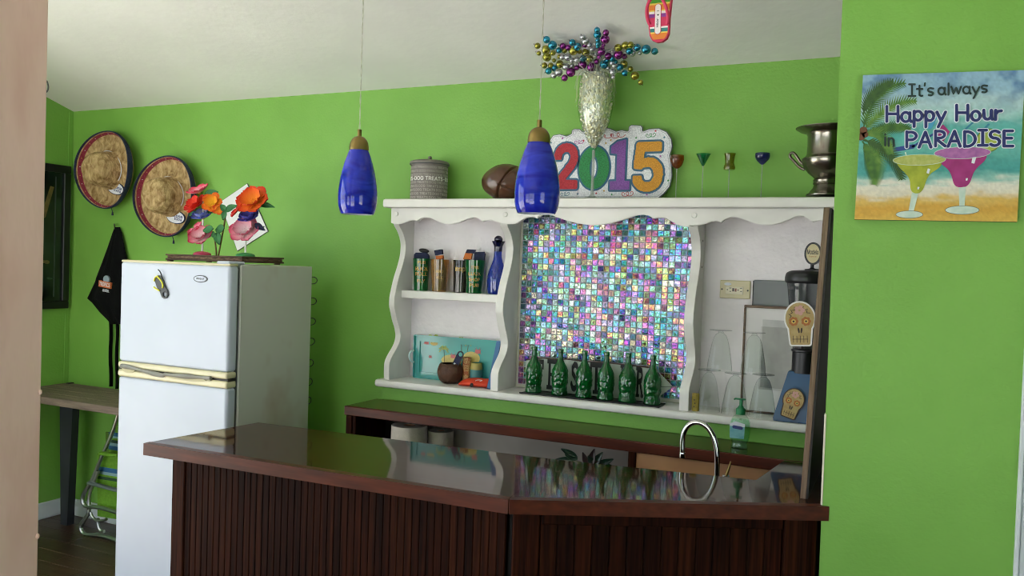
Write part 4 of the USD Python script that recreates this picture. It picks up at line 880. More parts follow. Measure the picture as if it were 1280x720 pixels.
# ================================================================== on the hutch's upper shelf
ZS = 1.4502; YP = 3.345
P_ = lambda X, Y, y=YP: at(505+X/7.2, 280+Y/7.2, y=y)
kp = mpp(P_(400, 500))/7.2
M_gold = mat('gold_print', '#c9a65a', .4, '#b8934a', 60, metallic=.5)
def pint(cxX, yB, wB, yT, wT, col, label, trans=.9, words=(), group=None):
    c = P_(cxX, yB); x = c[0]; H = (P_(cxX, yT)-P_(cxX, yB))[2]
    t = thing('pint_glass', label, 'glass', (x, YP, ZS), group='pint glasses on the upper shelf')
    b, w = wB*kp/2, wT*kp/2
    part(t, 'glass', shell([(b*.96, ZS+.0005), (b, ZS+.003), (w, ZS+H)], .0022, (x, YP, 0), 36, True), col, smooth=40)
    for s, zf, hh, wd in words:
        g = text_poly(s, .02, True); g = fit(g, -wd*w*.9, wd*w*.9, 0, hh*H)
        m = extrude(g.segmentize(.004), .0006); V = m.vertices; z = ZS+zf*H+V[:, 1]; rr = b+(w-b)*zf+.0003+V[:, 2]
        an = math.atan2(-YP, -x)+V[:, 0]/(b+(w-b)*zf); m.vertices = np.stack([x+rr*np.cos(an), YP+rr*np.sin(an), z], 1)
        part(t, 'gold_print', m, M_gold, smooth=False)
    return x, H, w
M_gg = mattrans('green_glass', '#22a853', .22)
M_ag = mattrans('amber_glass', '#e0b878', .18)
M_sg = mattrans('smoke_glass', '#77706a')
pint(151, 598, 128, 310, 160, M_gg, 'leftmost green pint glass with gold lettering on the upper hutch shelf', words=(('PUB', .84, .09, .5), ('ROCK', .62, .15, .85), ('ROLL', .47, .11, .8), ('FLY', .26, .10, .5)))
pint(315, 604, 130, 315, 170, M_ag, 'amber pint glass with a bottle-shaped sleeve inside on the upper hutch shelf', words=(('AND', .58, .10, .45), ('ALE', .40, .08, .4)))
pint(500, 613, 112, 322, 132, M_sg, 'dark smoky pint glass on the upper hutch shelf', words=(('imp', .62, .20, .78),))
pint(630, 622, 138, 324, 182, M_gg, 'right hand green pint glass with gold lettering, next to the blue decanter', words=(('THE', .74, .11, .45), ('LUCK', .54, .12, .7), ('SHOP', .37, .10, .6), ('PUB', .20, .10, .5)))
M_sleeve, M_sleeve_or = mat('navy_neoprene', '#141a3a', .8, '#1b2246', 60), mat('orange_neoprene', '#c8702e', .8, '#b8622a', 60)
def flatshape(t, nm, pts, y0, y1, m): part(t, nm, prism_xz(Polygon([tuple(P_(*q)[[0, 2]]) for q in pts]).buffer(.002).buffer(-.002), y0, y1), m)
s1 = thing('can_sleeve', 'navy folded can sleeve with an oval top, inside the leftmost green pint glass', 'sleeve', (P_(160, 590)[0], YP, ZS+.004), group='sleeves in the pint glasses')
flatshape(s1, 'sleeve', [(100, 590), (92, 330), (96, 275), (112, 258), (205, 258), (224, 285), (226, 330), (205, 590)], YP-.006, YP+.006, M_sleeve)
part(s1, 'oval_top', rot(ball((0, 0, 0), 1, 2, (.0275, .012, .0105)), .12, [0, 1, 0]).apply_translation(P_(180, 240)), M_black)
s2 = thing('bottle_sleeve', 'orange bottle sleeve with a navy top, inside the amber pint glass', 'sleeve', (P_(330, 590)[0], YP, ZS+.004), group='sleeves in the pint glasses')
flatshape(s2, 'sleeve', [(282, 595), (290, 420), (300, 345), (296, 290), (350, 288), (352, 340), (372, 420), (372, 595)], YP-.006, YP+.006, M_sleeve)
flatshape(s2, 'orange_band', [(294, 318), (292, 288), (350, 282), (354, 312)], YP-.0075, YP+.0075, M_sleeve_or)
flatshape(s2, 'sleeve_top', [(288, 282), (280, 238), (342, 228), (346, 272)], YP-.009, YP+.009, M_sleeve)
s3 = thing('bottle_sleeve', 'navy and orange bottle sleeve leaning out between the smoky and right green pint glasses', 'sleeve', (P_(600, 600)[0], YP, ZS+.004), group='sleeves in the pint glasses')
flatshape(s3, 'sleeve', [(580, 600), (560, 360), (545, 312), (600, 312), (620, 600)], YP-.008, YP-.001, M_sleeve)
flatshape(s3, 'orange_band', [(540, 318), (560, 262), (620, 266), (610, 318)], YP-.0095, YP+.001, M_sleeve_or)
flatshape(s3, 'sleeve_top', [(560, 262), (576, 228), (650, 232), (640, 266)], YP-.009, YP+.000, M_sleeve)
s4 = thing('can_sleeve', 'navy can sleeve standing in the right green pint glass', 'sleeve', (P_(680, 600)[0], YP, ZS+.004), group='sleeves in the pint glasses')
flatshape(s4, 'sleeve', [(640, 600), (625, 400), (630, 262), (645, 252), (715, 252), (722, 270), (708, 400), (690, 600)], YP+.002, YP+.014, M_sleeve)
# blue decanter
M_bg = mattrans('cobalt_clear', '#3c5ccc', .28)
M_bgd = mat('cobalt_dark', '#0a0f3a', .08, None, trans=.3, spec=.8)
dc = P_(832, 600); dz = lambda Y: P_(832, Y)[2]
de = thing('blue_decanter', 'cobalt blue glass decanter with round stopper on the upper hutch shelf', 'decanter', (dc[0], YP, ZS))
prof = smoothprof([(66*kp, ZS+.0005), (78*kp, ZS+.004), (86*kp, dz(560)), (89*kp, dz(500)), (74*kp, dz(420)), (48*kp, dz(350)), (36*kp, dz(290)), (34*kp, dz(240)), (36*kp, dz(205)), (48*kp, dz(175)), (58*kp, dz(155))], 4)
dxc = P_(838, 500)[0]
part(de, 'bottle', shell(prof, .0022, (dxc, YP, 0), 36, True), M_bg, smooth=60)
sx = P_(858, 143)[0]
part(de, 'lip', lathe(smoothprof([(35*kp, dz(248)), (37*kp, dz(205)), (48*kp, dz(178)), (59*kp, dz(155)), (52*kp, dz(165)), (0, dz(185))], 3), (P_(852, 200)[0]*.4+dxc*.6, YP-.0005, .0), 30), M_bgd, smooth=60)
part(de, 'stopper', [ball((P_(850, 143)[0], YP, dz(140)), 38*kp, 3, (1, 1, .92)), lathe([(0, dz(230)), (24*kp, dz(225)), (28*kp, dz(165)), (0, dz(160))], (P_(850, 143)[0], YP, 0), 20)], M_bgd, smooth=True)
# ================================================================== on the hutch ledge, left bay
ZL1 = 1.0395
T_ = lambda X, Y, y: at(505+X/7.58, 400+Y/7.58, y=y)
def on(y): return lambda X, Y: T_(X, Y, y)[[0, 2]]
# turquoise tray leaning on the back panel
M_turq = mat('turquoise_tray', '#3f9a97', .2, '#4aa6a2', 3, coat=.4)
yt = 3.366; O = on(yt)
tr = thing('serving_tray', 'turquoise serving tray with island prints leaning in the lower left bay', 'tray', (T_(480, 560, yt)[0], yt, ZL1))
tp_ = Polygon([tuple(O(*q)) for q in ((82, 556), (112, 128), (872, 190), (840, 640))]); tb_ = tp_.bounds
tray_out = Polygon([(tb_[0]+.008, ZL1+.0005), (tb_[0]+.006, tb_[3]-.004), (-1.625, tb_[3]-.004), (-1.625, ZL1+.0005)]).buffer(-.008).buffer(.008)
tray_in = tray_out.buffer(-.030)
part(tr, 'tray_base', prism_xz(tray_in.buffer(.012), yt, yt+.004), M_turq)
part(tr, 'tray_rim', prism_xz(tray_out.difference(tray_in), yt-.006, yt+.002), M_turq)
part(tr, 'rim_lip', [prism_xz(tray_out.difference(tray_out.buffer(-.005)), yt-.014, yt-.005)], M_turq)
hx = tb_[0]+.012
part(tr, 'handle', tube(spline([(hx, yt-.012, ZL1+.075), (hx-.010, yt-.03, ZL1+.085), (hx-.012, yt-.032, ZL1+.115), (hx-.002, yt-.014, ZL1+.128)], 5), .005, 8), mat('clear_handle', '#bcd8d8', .1, None, coat=.6), smooth=60)
P_sand, P_green, P_trunk, P_pink = mat('print_sand', '#d9c878', .4, '#cdb964', 60), mat('print_palm', '#a6b53a', .4, '#8fa034', 80), mat('print_trunk', '#3f4a2a', .5), mat('print_pink', '#c96a6a', .4)
def pr_(nm, g, m, d=.0006): part(tr, nm, prism_xz(g, yt-d, yt+.001), m)
def palm(X, Y, h, lean=0):
    b = O(X, Y); t_ = O(X+lean, Y-h); s = (t_[1]-b[1])
    pr_('palm_trunk', stroke([tuple(b), ((b[0]*.5+t_[0]*.5)+.02*s, (b[1]+t_[1])/2), tuple(t_)], .0028), P_trunk, .0010)
    fr = unary_union([stroke([tuple(t_), (t_[0]+.24*s*math.cos(a), t_[1]+.20*s*math.sin(a)+.05*s), (t_[0]+.42*s*math.cos(a), t_[1]+.30*s*math.sin(a)-.10*s)], .0042) for a in (-.4, .3, 1.1, 2.0, 2.8, 3.6)])
    pr_('palm_crown', fr, P_green, .0014)
for X, Y, rx, ry in ((285, 222, 42, 20), (450, 385, 110, 55), (640, 360, 90, 60)):
    c = O(X, Y); k_ = mpp(T_(X, Y, yt))/7.58; pr_('island', ell(c[0], c[1], rx*k_, ry*k_), P_sand)
palm(385, 400, 125, -8); palm(265, 215, 60, -15); palm(295, 215, 60, 10); palm(545, 300, 110, -5); palm(600, 300, 75, 10)
for X, Y, rr in ((215, 215, 24), (465, 345, 26), (700, 300, 30), (282, 545, 16), (250, 350, 14)):
    c = O(X, Y); k_ = mpp(T_(X, Y, yt))/7.58
    pr_('crab_print', unary_union([ell(c[0], c[1], rr*k_, rr*.7*k_)] + [stroke([(c[0], c[1]), (c[0]+1.4*rr*k_*math.cos(a), c[1]+1.4*rr*k_*math.sin(a))], .0016) for a in (.5, 1.0, 2.1, 2.6, 3.6, 5.8)]), P_pink, .0016)
c = O(700, 470); k_ = mpp(T_(700, 470, yt))/7.58
# half coconut cup with an opener in it
yk = 3.300; K_ = on(yk); kk_ = mpp(T_(440, 500, yk))/7.58; cc = K_(437, 500)
M_husk = mat('coconut_husk', '#3a2216', .6, '#54331f', 30, bump=.6, bscale=45, contrast=(.3, .7))
cu = thing('coconut_cup', 'brown coconut shell cup standing in front of the turquoise tray', 'cup', (cc[0], yk, ZL1))
zt_ = lambda Y: K_(437, Y)[1]
cp = smoothprof([(40*kk_, ZL1+.0005), (72*kk_, zt_(590)), (108*kk_, zt_(550)), (122*kk_, zt_(490)), (112*kk_, zt_(440)), (94*kk_, zt_(410))], 4)
m = shell(cp, .005, (cc[0], yk, 0), 40); part(cu, 'shell', m, M_husk, smooth=50)
op = thing('bottle_opener', 'dark navy bottle opener with a ring end standing in the coconut cup', 'bottle opener', (cc[0], yk, ZL1))
a_, b_ = np.array(K_(470, 480)), np.array(K_(545, 325))
bar_ = LineString([tuple(a_), tuple(b_)]).buffer(30*kk_, cap_style=1)
ringh = ell(b_[0], b_[1], 22*kk_, 20*kk_)
part(op, 'plate', prism_xz(bar_.difference(ringh), yk-.012, yk-.008), M_navy)
part(op, 'border', prism_xz(bar_.exterior.buffer(.0014), yk-.0126, yk-.0074), M_black)
lg = K_(492, 412); part(op, 'emblem', prism_xz(star(lg[0], lg[1], 15*kk_), yk-.0128, yk-.0118), M_badge)
# tall patterned shaker and printed cup behind
yv = 3.335; V_ = on(yv); kv = mpp(T_(590, 450, yv))/7.58
vx = V_(592, 500)[0]
M_patt = mat('patterned_orange', '#a4552f', .45, '#c7a26a', 60, contrast=(.42, .55), distortion=2)
vs = thing('patterned_tumbler', 'slim orange patterned tumbler between the coconut cup and the orange sleeve', 'tumbler', (vx, yv, ZL1))
part(vs, 'body', shell([(34*kv, ZL1+.0005), (36*kv, ZL1+.004), (42*kv, V_(590, 352)[1])], .002, (vx, yv, 0), 28), M_patt, smooth=40)
m2x = V_(680, 500)[0]
mg2 = thing('printed_bowl', 'small sand and teal printed bowl beside the orange can sleeve', 'bowl', (m2x, yv, ZL1))
zq = lambda Y: V_(680, Y)[1]
part(mg2, 'bowl', shell(smoothprof([(28*kv, ZL1+.0005), (50*kv, ZL1+.008), (58*kv, zq(470)), (48*kv, zq(405))], 4), .003, (m2x, yv+.004, 0), 32), mat('bowl_teal', '#3f7f80', .4), smooth=50)
part(mg2, 'painted_band', lathe(smoothprof([(58.6*kv, zq(468)), (57*kv, zq(440)), (49.5*kv, zq(406)), (47*kv, zq(404))], 3), (m2x, yv+.004, 0), 32), mat('bowl_sand', '#a89a52', .5, '#8f8a3a', 30), smooth=50)
# orange can sleeve lying on its side
ys_ = 3.262; S_ = on(ys_)
orng = thing('orange_sleeve', 'orange foam can sleeve lying flat on the ledge of the hutch', 'sleeve', (S_(660, 620)[0], ys_, ZL1))
M_orange = mat('orange_foam', '#d8401a', .6, '#cc3714', 30, bump=.15, bscale=90)
x0_, x1_ = S_(505, 590)[0], S_(800, 560)[0]
def sleeve_mesh():
    n, mm = 30, 24; Vv = []
    for i in range(n+1):
        u = i/n; x = x0_+(x1_-x0_)*u
        h = .0335*(1-(1-min(1, u*2.2))**2)**.5*(.93+.1*u)+.002; w = .038*(1-(1-min(1, u*2.6))**2)**.5+.002; yc_ = ys_+.016+.012*u
        for j in range(mm):
            a = 2*math.pi*j/mm; Vv.append((x, yc_+w*math.cos(a), ZL1+.0006+h*(1+math.sin(a))/2*1.0*(1+.18*math.cos(a))))
    F = []
    for i in range(n):
        for j in range(mm): a, b = i*mm+j, i*mm+(j+1) % mm; F += [(a, b, b+mm), (a, b+mm, a+mm)]
    k0 = len(Vv); Vv += [np.mean(Vv[:mm], 0), np.mean(Vv[-mm:], 0)]
    for j in range(mm): F += [(k0, (j+1) % mm, j), (k0+1, n*mm+j, n*mm+(j+1) % mm)]
    m = trimesh.Trimesh(np.array(Vv, float), np.array(F), process=False); m.vertices[:, 2] = np.maximum(m.vertices[:, 2], ZL1+.0004)
    return m
part(orng, 'foam', sleeve_mesh(), M_orange, smooth=50)
hq = S_(660, 602); part(orng, 'finger_hole', rot(ball((0, 0, 0), 1, 3, (.0085, .004, .0095)), -.25, [1, 0, 0]).apply_translation([hq[0], ys_-.0195, ZL1+.0115]), M_dark, label='dark open hole in the orange sleeve')
part(orng, 'white_lettering', tube(spline([np.r_[S_(690, 545)[0], ys_-.012, 0]+[0, 0, ZL1+.030], np.r_[S_(720, 535)[0], ys_-.0, 0]+[0, 0, ZL1+.0345], np.r_[S_(745, 545)[0], ys_-.004, 0]+[0, 0, ZL1+.0335], np.r_[S_(728, 556)[0], ys_-.010, 0]+[0, 0, ZL1+.031]], 4), .0012, 5), M_badge)
# blue tray on edge
M_dblue = mat('blue_board', '#2c5f8e', .35, '#356a9a', 8)
xa, xb = at(614, 484, y=3.26), at(626, 418, y=3.35)
bb = thing('blue_tray', 'steel blue tray standing on edge against the middle panel of the hutch', 'tray', (-1.635, 3.31, ZL1))
g = Polygon([(3.243, ZL1+.0005), (3.355, ZL1+.0005), (3.355, ZL1+.205), (3.312, ZL1+.205)])
m = prism_yz(g.buffer(-.004).buffer(.004), -.010, .010); m = rot(m, .03, [0, 1, 0], (0, 0, ZL1)); part(bb, 'board', move(m, [-1.630, 0, .0008]), M_dblue)
part(bb, 'handle_slot', move(rot(prism_yz(LineString([(3.318, ZL1+.180), (3.34, ZL1+.180)]).buffer(.006), -.0112, .0112), .03, [0, 1, 0], (0, 0, ZL1)), [-1.630, 0, .0008]), M_badge)

# ================================================================== middle bay: green bottles, tray, fish sign
YBt = 3.275
M_btl = mattrans('bottle_green', '#16823a', .34)
G_ = lambda X, Y, y=YBt: at(640+X/6.095, 420+Y/6.095, y=y)
dt = thing('bottle_tray', 'long thin black tray under the row of six green bottles', 'tray', (-1.18, 3.27, ZL1))
p0, p1 = at(652, 489, z=ZL1), at(829, 506, z=ZL1)
part(dt, 'base', rbox(-1.475, -.868, 3.222, 3.322, ZL1, ZL1+.003, .0012), M_black)
part(dt, 'raised_edge', [rbox(-1.475, -.868, 3.222, 3.225, ZL1+.0025, ZL1+.006, .001), rbox(-1.475, -.868, 3.319, 3.322, ZL1+.0025, ZL1+.006, .001)], M_black)
order_ = ['leftmost', 'second from left', 'third from left', 'fourth from left', 'fifth from left', 'rightmost']
for i, (X, Yt, Yb, w) in enumerate(((168, 82, 432, 128), (366, 98, 450, 128), (550, 110, 468, 128), (716, 122, 488, 130), (882, 135, 508, 138), (1070, 148, 525, 134))):
    c = G_(X-6, Yb-2); kb = mpp(c)/6.095; x = c[0]; zb = ZL1+.0032; H = (G_(X+10, Yt)-c)[2]; r = w*kb/2
    t = thing('green_bottle', f'knobbly green glass bottle, {order_[i]} in the row of six on the hutch ledge', 'bottle', (x, YBt, zb), group='green bottles on the ledge')
    pr2 = smoothprof([(0, zb), (r*.93, zb+.0008), (r*.99, zb+H*.025), (r*.93, zb+H*.10), (r*.88, zb+H*.17), (r*.96, zb+H*.27), (r*1.0, zb+H*.38), (r*.97, zb+H*.49), (r*.82, zb+H*.60), (r*.52, zb+H*.70), (r*.35, zb+H*.78), (r*.29, zb+H*.92)], 4)
    m = lathe(pr2 + [(r*.26, zb+H*.93), (0, zb+H*.93)], n=40); Vv = m.vertices; n_ = meshkit.fbm(Vv*95+i*7, 2, 5)-.5
    nx = np.hypot(Vv[:, 0], Vv[:, 1])[:, None]; body = ((Vv[:, 2]-zb) < H*.58)[:, None]*((Vv[:, 2]-zb) > H*.04)[:, None]
    dirn = np.c_[Vv[:, :2]/np.maximum(nx, 1e-6), np.zeros(len(Vv))]; Vv = Vv+dirn*(n_[:, None]*.006)*body
    part(t, 'bottle', trimesh.Trimesh(Vv+[x, YBt, 0], m.faces, process=False), M_btl, smooth=60)
    part(t, 'lip', lathe(smoothprof([(r*.28, zb+H*.915), (r*.34, zb+H*.925), (r*.345, zb+H*.975), (r*.31, zb+H), (r*.22, zb+H), (0, zb+H*.99)], 3), (x, YBt, 0), 24), M_btl, smooth=50)
# fish shaped sign
yf = 3.345; FQ = lambda X, Y: at(640+X/6.095, 420+Y/6.095, y=yf)[[0, 2]]
M_fish = mat('sign_gray', '#b9c2b7', .6, '#a8b2a7', 8); M_fishk = mat('sign_black', '#15181a', .6)
fo = [FQ(*q) for q in ((110, 182), (240, 168), (345, 180), (420, 176), (520, 190), (620, 198), (700, 200), (800, 212), (920, 225), (1080, 245), (1120, 280), (1225, 388), (1130, 455), (1120, 520), (800, 520))]
fz = [(max(a, -9), b) for a, b in fo]
fp = Polygon([(FQ(110, 182)[0], ZL1+.004)] + [tuple(q) for q in fz[:13]] + [(FQ(1130, 455)[0], ZL1+.004)]).buffer(0)
fi = thing('fish_sign', 'grey painted wooden sign with a pointed end and black slab letters behind the green bottles', 'sign', (FQ(700, 500)[0], yf, ZL1))
part(fi, 'board', prism_xz(fp, yf-.004, yf+.006), M_fish)
part(fi, 'top_edge', prism_xz(LineString([tuple(q) for q in fo[:10]]).buffer(.0022, cap_style=2), yf-.0045, yf+.006), mat('sign_brown_edge', '#4a3028', .6))
def slab(ch):
    w = .20; s = .12
    G = {'T': [sbox(.4, 0, .6, 1), sbox(0, .84, 1, 1), sbox(0, .66, .14, .9), sbox(.86, .66, 1, .9), sbox(.26, 0, .74, .12)],
         'E': [sbox(.14, 0, .36, 1), sbox(0, .86, .95, 1), sbox(0, 0, .95, .14), sbox(.84, .7, .95, .9), sbox(.84, 0, .95, .3), sbox(.3, .44, .7, .56)],
         'U': [sbox(.08, .25, .32, 1), sbox(.68, .25, .9, 1), sbox(0, .9, .4, 1), sbox(.6, .9, 1, 1), stroke([(.2, .3), (.3, .12), (.5, .09), (.7, .12), (.8, .3)], .2)],
         'R': [sbox(.12, 0, .36, 1), sbox(0, 0, .48, .1), sbox(0, .88, .5, 1), stroke([(.4, .91), (.68, .88), (.78, .72), (.68, .55), (.36, .5)], .19), stroke([(.55, .5), (.76, .2), (.84, .06)], .2), sbox(.66, 0, 1, .1)],
         'S': [stroke([(.84, .76), (.70, .90), (.45, .93), (.22, .80), (.26, .62), (.55, .48), (.78, .34), (.76, .16), (.52, .07), (.28, .10), (.14, .24)], .21)]}
    return unary_union(G[ch])
for chx, (x0, x1, y0, y1) in (('T', (150, 246, 180, 440)), ('E', (264, 345, 182, 455)), ('S', (445, 512, 196, 455)), ('T', (590, 697, 205, 480)), ('U', (819, 925, 225, 505)), ('R', (939, 1010, 236, 505))):
    (xa, za), (xb, zb_) = FQ(x0, y1), FQ(x1, y0); za = max(za, ZL1+.012)
    part(fi, 'slab_letter', prism_xz(fit(slab(chx), xa, xb, za, zb_), yf-.0052, yf-.0036), M_fishk)
l0, l1 = FQ(1125, 385), FQ(1222, 388); part(fi, 'groove', prism_xz(stroke([tuple(l0), tuple(l1)], .0018), yf-.0048, yf-.0036), M_fishk)

# ================================================================== right bay
yo = YB-.001; ko = mpp(at(918, 362, y=yo))
W_ = lambda X, Y, y=yo: at(880+X/6, 330+Y/6, y=y)[[0, 2]]
M_ivory = mat('ivory_plate', '#cfc49a', .35, '#c7bb90', 12)
ou = thing('outlet_plate', 'ivory double width outlet plate on the back of the right bay', 'outlet', (W_(235, 190)[0], YB, W_(235, 190)[1]))
(xa, za), (xb, zb_) = W_(118, 254), W_(352, 128)
part(ou, 'plate', rbox(xa, xb, YB-.006, YB, za, zb_, .0025), M_ivory)
(xc, zc_), (xd, zd) = W_(163, 224), W_(297, 172)
part(ou, 'receptacle', rbox(xc, xd, YB-.0085, YB-.005, zc_, zd, .001), mat('ivory_light', '#ded6b8', .35))
for X, Y, w, h, m in ((200, 180, 16, 5, M_black), (200, 205, 12, 5, M_black), (178, 192, 7, 9, M_black), (280, 182, 15, 5, M_black), (280, 207, 11, 5, M_black), (258, 196, 7, 9, M_black), (222, 193, 14, 24, mat('outlet_button_dark', '#3a1c14', .4)), (240, 195, 13, 24, mat('outlet_button_red', '#7a3a26', .4))):
    c = W_(X, Y); part(ou, 'socket_slot', box(c[0]-w*ko/12, c[0]+w*ko/12, YB-.0091, YB-.008, c[1]-h*ko/12, c[1]+h*ko/12), m)
for X, Y in ((137, 188), (330, 200)):
    c = W_(X, Y); part(ou, 'screw', prism_xz(ell(c[0], c[1], .0035, .0035, 10), YB-.007, YB-.0055), M_black)
c = W_(180, 150); part(ou, 'print_patch', prism_xz(ell(c[0], c[1], .014, .006), YB-.0064, YB-.0058), M_badge)
# grey metal panel
yg = 3.388
ga, gb = W_(362, 470, yg), W_(640, 128, yg)
gp_ = thing('grey_panel', 'flat grey panel standing behind the picture frame in the right bay', 'panel', ((ga[0]+gb[0])/2, yg, ZL1))
part(gp_, 'sheet', rbox(ga[0], gb[0]+.06, yg-.005, yg+.006, ZL1+.0005, gb[1], .002), mat('gray_sheet', '#7c8080', .5, '#747878', 5))
part(gp_, 'side_edge', rbox(ga[0]-.004, ga[0]-.0004, yg-.003, yg+.006, ZL1+.0005, gb[1]-.003, .001), M_black)
# framed print, leaning
yr = 3.352; R_ = lambda px, py: at(px, py, y=yr)[[0, 2]]
M_frw = mat('walnut_frame', '#5c4632', .5, '#6f563e', 20, stretch=(1, 1, 6))
fx0, fz1 = R_(930.5, 381); fx1 = R_(1006, 388)[0]; fz0 = ZL1+.0005
pfm = thing('picture_frame', 'thin brown picture frame with white mat leaning behind the upturned glasses', 'picture', ((fx0+fx1)/2, yr, ZL1))
F0 = .0075
for nm, a in (('frame_rail', (fx0, fx1, fz1-F0*1.3, fz1)), ('frame_rail', (fx0, fx1, fz0, fz0+F0)), ('frame_stile', (fx0, fx0+F0, fz0+F0, fz1-F0*1.3)), ('frame_stile', (fx1-F0, fx1, fz0+F0, fz1-F0*1.3))):
    part(pfm, nm, rbox(a[0], a[1], yr-.006, yr+.010, a[2], a[3], .0015), M_frw)
part(pfm, 'white_mat', box(fx0+F0, fx1-F0, yr+.001, yr+.004, fz0+F0, fz1-F0*1.3), mat('mat_board', '#d8d5d2', .6))
ma, mb = R_(950, 484), R_(1000, 402)
part(pfm, 'print', box(ma[0], fx1-F0-.01, yr-.0002, yr+.0012, ma[1], mb[1]), mat('gray_print', '#a3a29d', .35, '#bcbbb6', 12, detail=5, contrast=(.3, .7)))
part(pfm, 'glass_pane', grid_surface(lambda u, v: (fx0+F0+u*(fx1-fx0-2*F0), yr-.003, fz0+F0+v*(fz1-fz0-F0*2.3)), 1, 1), matglass('pane_glass', '#ffffff'))
wrp = grid_surface(lambda u, v: (ma[0]-.004+u*(fx1-ma[0]-.008), yr-.012-.006*float(meshkit.noise(np.array([u*5, v*7, 1.]), 3)), ma[1]-.006+v*(mb[1]-ma[1]-.02)), 16, 22)
part(pfm, 'plastic_wrap', wrp, matglass('plastic_film', '#f4f4f2', .08), smooth=True, label='crinkled clear plastic wrap over the print')
# upturned footed glasses
M_clear2 = matglass('clear_glass_thick', '#f7faf8')
V5 = lambda X, Y, y: at(860+X/5.536, 400+Y/5.536, y=y)
def upturned(cxX, yRim, yDisc, wRim, wDisc, y, z0, label):
    c = V5(cxX, (yRim+yDisc)/2, y); x = c[0]; kx = mpp(c)/5.536; H = (yRim-yDisc)*kx; r, d = wRim*kx/2, wDisc*kx/2
    t = thing('footed_glass', label, 'glass', (x, y, z0), group='upturned footed glasses')
    bowl_ = smoothprof([(r, z0), (r*.95, z0+H*.16), (r*.80, z0+H*.45), (r*.62, z0+H*.72), (r*.42, z0+H*.87), (r*.20, z0+H*.93)], 4)
    inner = [(max(a-.0022, .0005), b-.001) for a, b in bowl_[::-1]]
    part(t, 'bowl', lathe([(r-.0016, z0)]+bowl_+[(0, z0+H*.935)], (x, y, 0), 44), M_clear2, smooth=60)
    part(t, 'knop', lathe(smoothprof([(r*.18, z0+H*.925), (r*.24, z0+H*.945), (r*.16, z0+H*.962), (r*.22, z0+H*.978)], 3), (x, y, 0), 20), M_clear2, smooth=60)
    part(t, 'foot', lathe([(0, z0+H*.975), (d*.3, z0+H*.977), (d*.97, z0+H*.988), (d, z0+H*.993), (d*.97, z0+H), (0, z0+H)], (x, y, 0), 40), M_clear2, smooth=30)
    return z0+H
yl = 3.275
h1 = upturned(142, 640, 352, 165, 158, yl, ZL1, 'clear footed glass turned upside down on the ledge, beside the cork')
h2 = upturned(325, 652, 368, 178, 150, yl, ZL1, 'clear footed glass turned upside down on the ledge, middle of the lower three')
h3 = upturned(518, 672, 378, 182, 150, yl, ZL1, 'clear footed glass turned upside down on the ledge, nearest the blender')
upturned(222, 352, 72, 172, 155, yl, max(h1, h2)+.0006, 'clear upside-down footed glass stacked on top at the left, below the outlet')
upturned(455, 368, 84, 172, 150, yl, max(h2, h3)+.0006, 'clear upside-down footed glass stacked on top at the right, before the framed print')
# cork
ck = at(869, 512, y=3.25); kq = mpp(ck)
co2 = thing('wine_cork', 'yellowish wine cork standing at the foot of the middle hutch panel', 'cork', (ck[0], 3.25, ZL1))
part(co2, 'cork', lathe([(0, ZL1), (4.3*kq, ZL1), (4.5*kq, ZL1+.002), (4.5*kq, ZL1+.066), (4.2*kq, ZL1+.068), (0, ZL1+.068)], (ck[0], 3.25, 0), 20), mat('cork_yellow', '#b5a24a', .8, '#a08c3c', 60, bump=.4, bscale=150))
for i in range(3): part(co2, 'print_mark', move(prism_xz(star(0, 0, .004), -.0005, .0005), [ck[0]-.002+.003*(i % 2), 3.25-4.55*kq, ZL1+.018+.013*i]), M_black)
# frozen drink maker
yb = 3.266; J_ = lambda X, Y: at(970+X/5.54, 290+Y/5.54, y=yb); J2 = lambda X, Y: at(960+X/5.14, 400+Y/5.14, y=yb)
kj = mpp(J_(190, 400)); jz = lambda py: at(1003, py, y=yb)[2]; jx = at(1005, 440, y=yb)[0]
M_jar = matglass('jar_plastic', '#c6c8ca', .08); M_jarh = mat('blender_blue', '#15486e', .35, '#1a5078', 8)
bl = thing('drink_blender', 'frozen drink blender with dark lid, clear jar and blue base, decorated with skull stickers', 'blender', (jx, yb, ZL1))
part(bl, 'base', hull([(jx+sx*w, yb+sy*w*.6, z) for z, w in ((ZL1+.0005, 31*kj), (ZL1+.012, 31.5*kj), (jz(465.5), 17*kj), (jz(464), 16*kj)) for sx in (-1, 1) for sy in (-1, 1)]), M_jarh)
part(bl, 'collar', lathe([(0, jz(466)), (14*kj, jz(466)), (14*kj, jz(440)), (15.5*kj, jz(439)), (15.5*kj, jz(437)), (0, jz(437))], (jx, yb, 0), 32), M_black)
part(bl, 'jar', lathe([(13.5*kj, jz(438)), (15*kj, jz(428)), (24*kj, jz(352))], (jx, yb, 0), 40), M_jar, smooth=50)
part(bl, 'lid', lathe(smoothprof([(25*kj, jz(354)), (26.5*kj, jz(351)), (26.5*kj, jz(348)), (25*kj, jz(342)), (18*kj, jz(338.5)), (0, jz(337.5))], 4), (jx, yb, 0), 44), M_black, smooth=50)
part(bl, 'jar_handle', tube(spline([(jx+20*kj, yb, jz(362)), (jx+34*kj, yb, jz(368)), (jx+34*kj, yb, jz(405)), (jx+17*kj, yb, jz(425))], 5), .006, 8), M_black, smooth=60)
for px, py, w in ((989.5, 360, 2.2), (996.5, 360, 1.4)): 
    c = at(px, py, y=yb-22*kj); part(bl, 'jar_mark', prism_xz(sbox(c[0]-w*kj, c[2]-1.8*kj, c[0]+w*kj, c[2]+1.8*kj), yb-22*kj-.001, yb-22*kj+.004), M_black)
S_cream, S_line, S_flow, S_rose = mat('skull_tan', '#b8a06a', .6, '#a98f58', 60), mat('skull_line', '#3d2c22', .6), mat('skull_flower', '#a8662c', .6), mat('skull_rose', '#c99a90', .6)
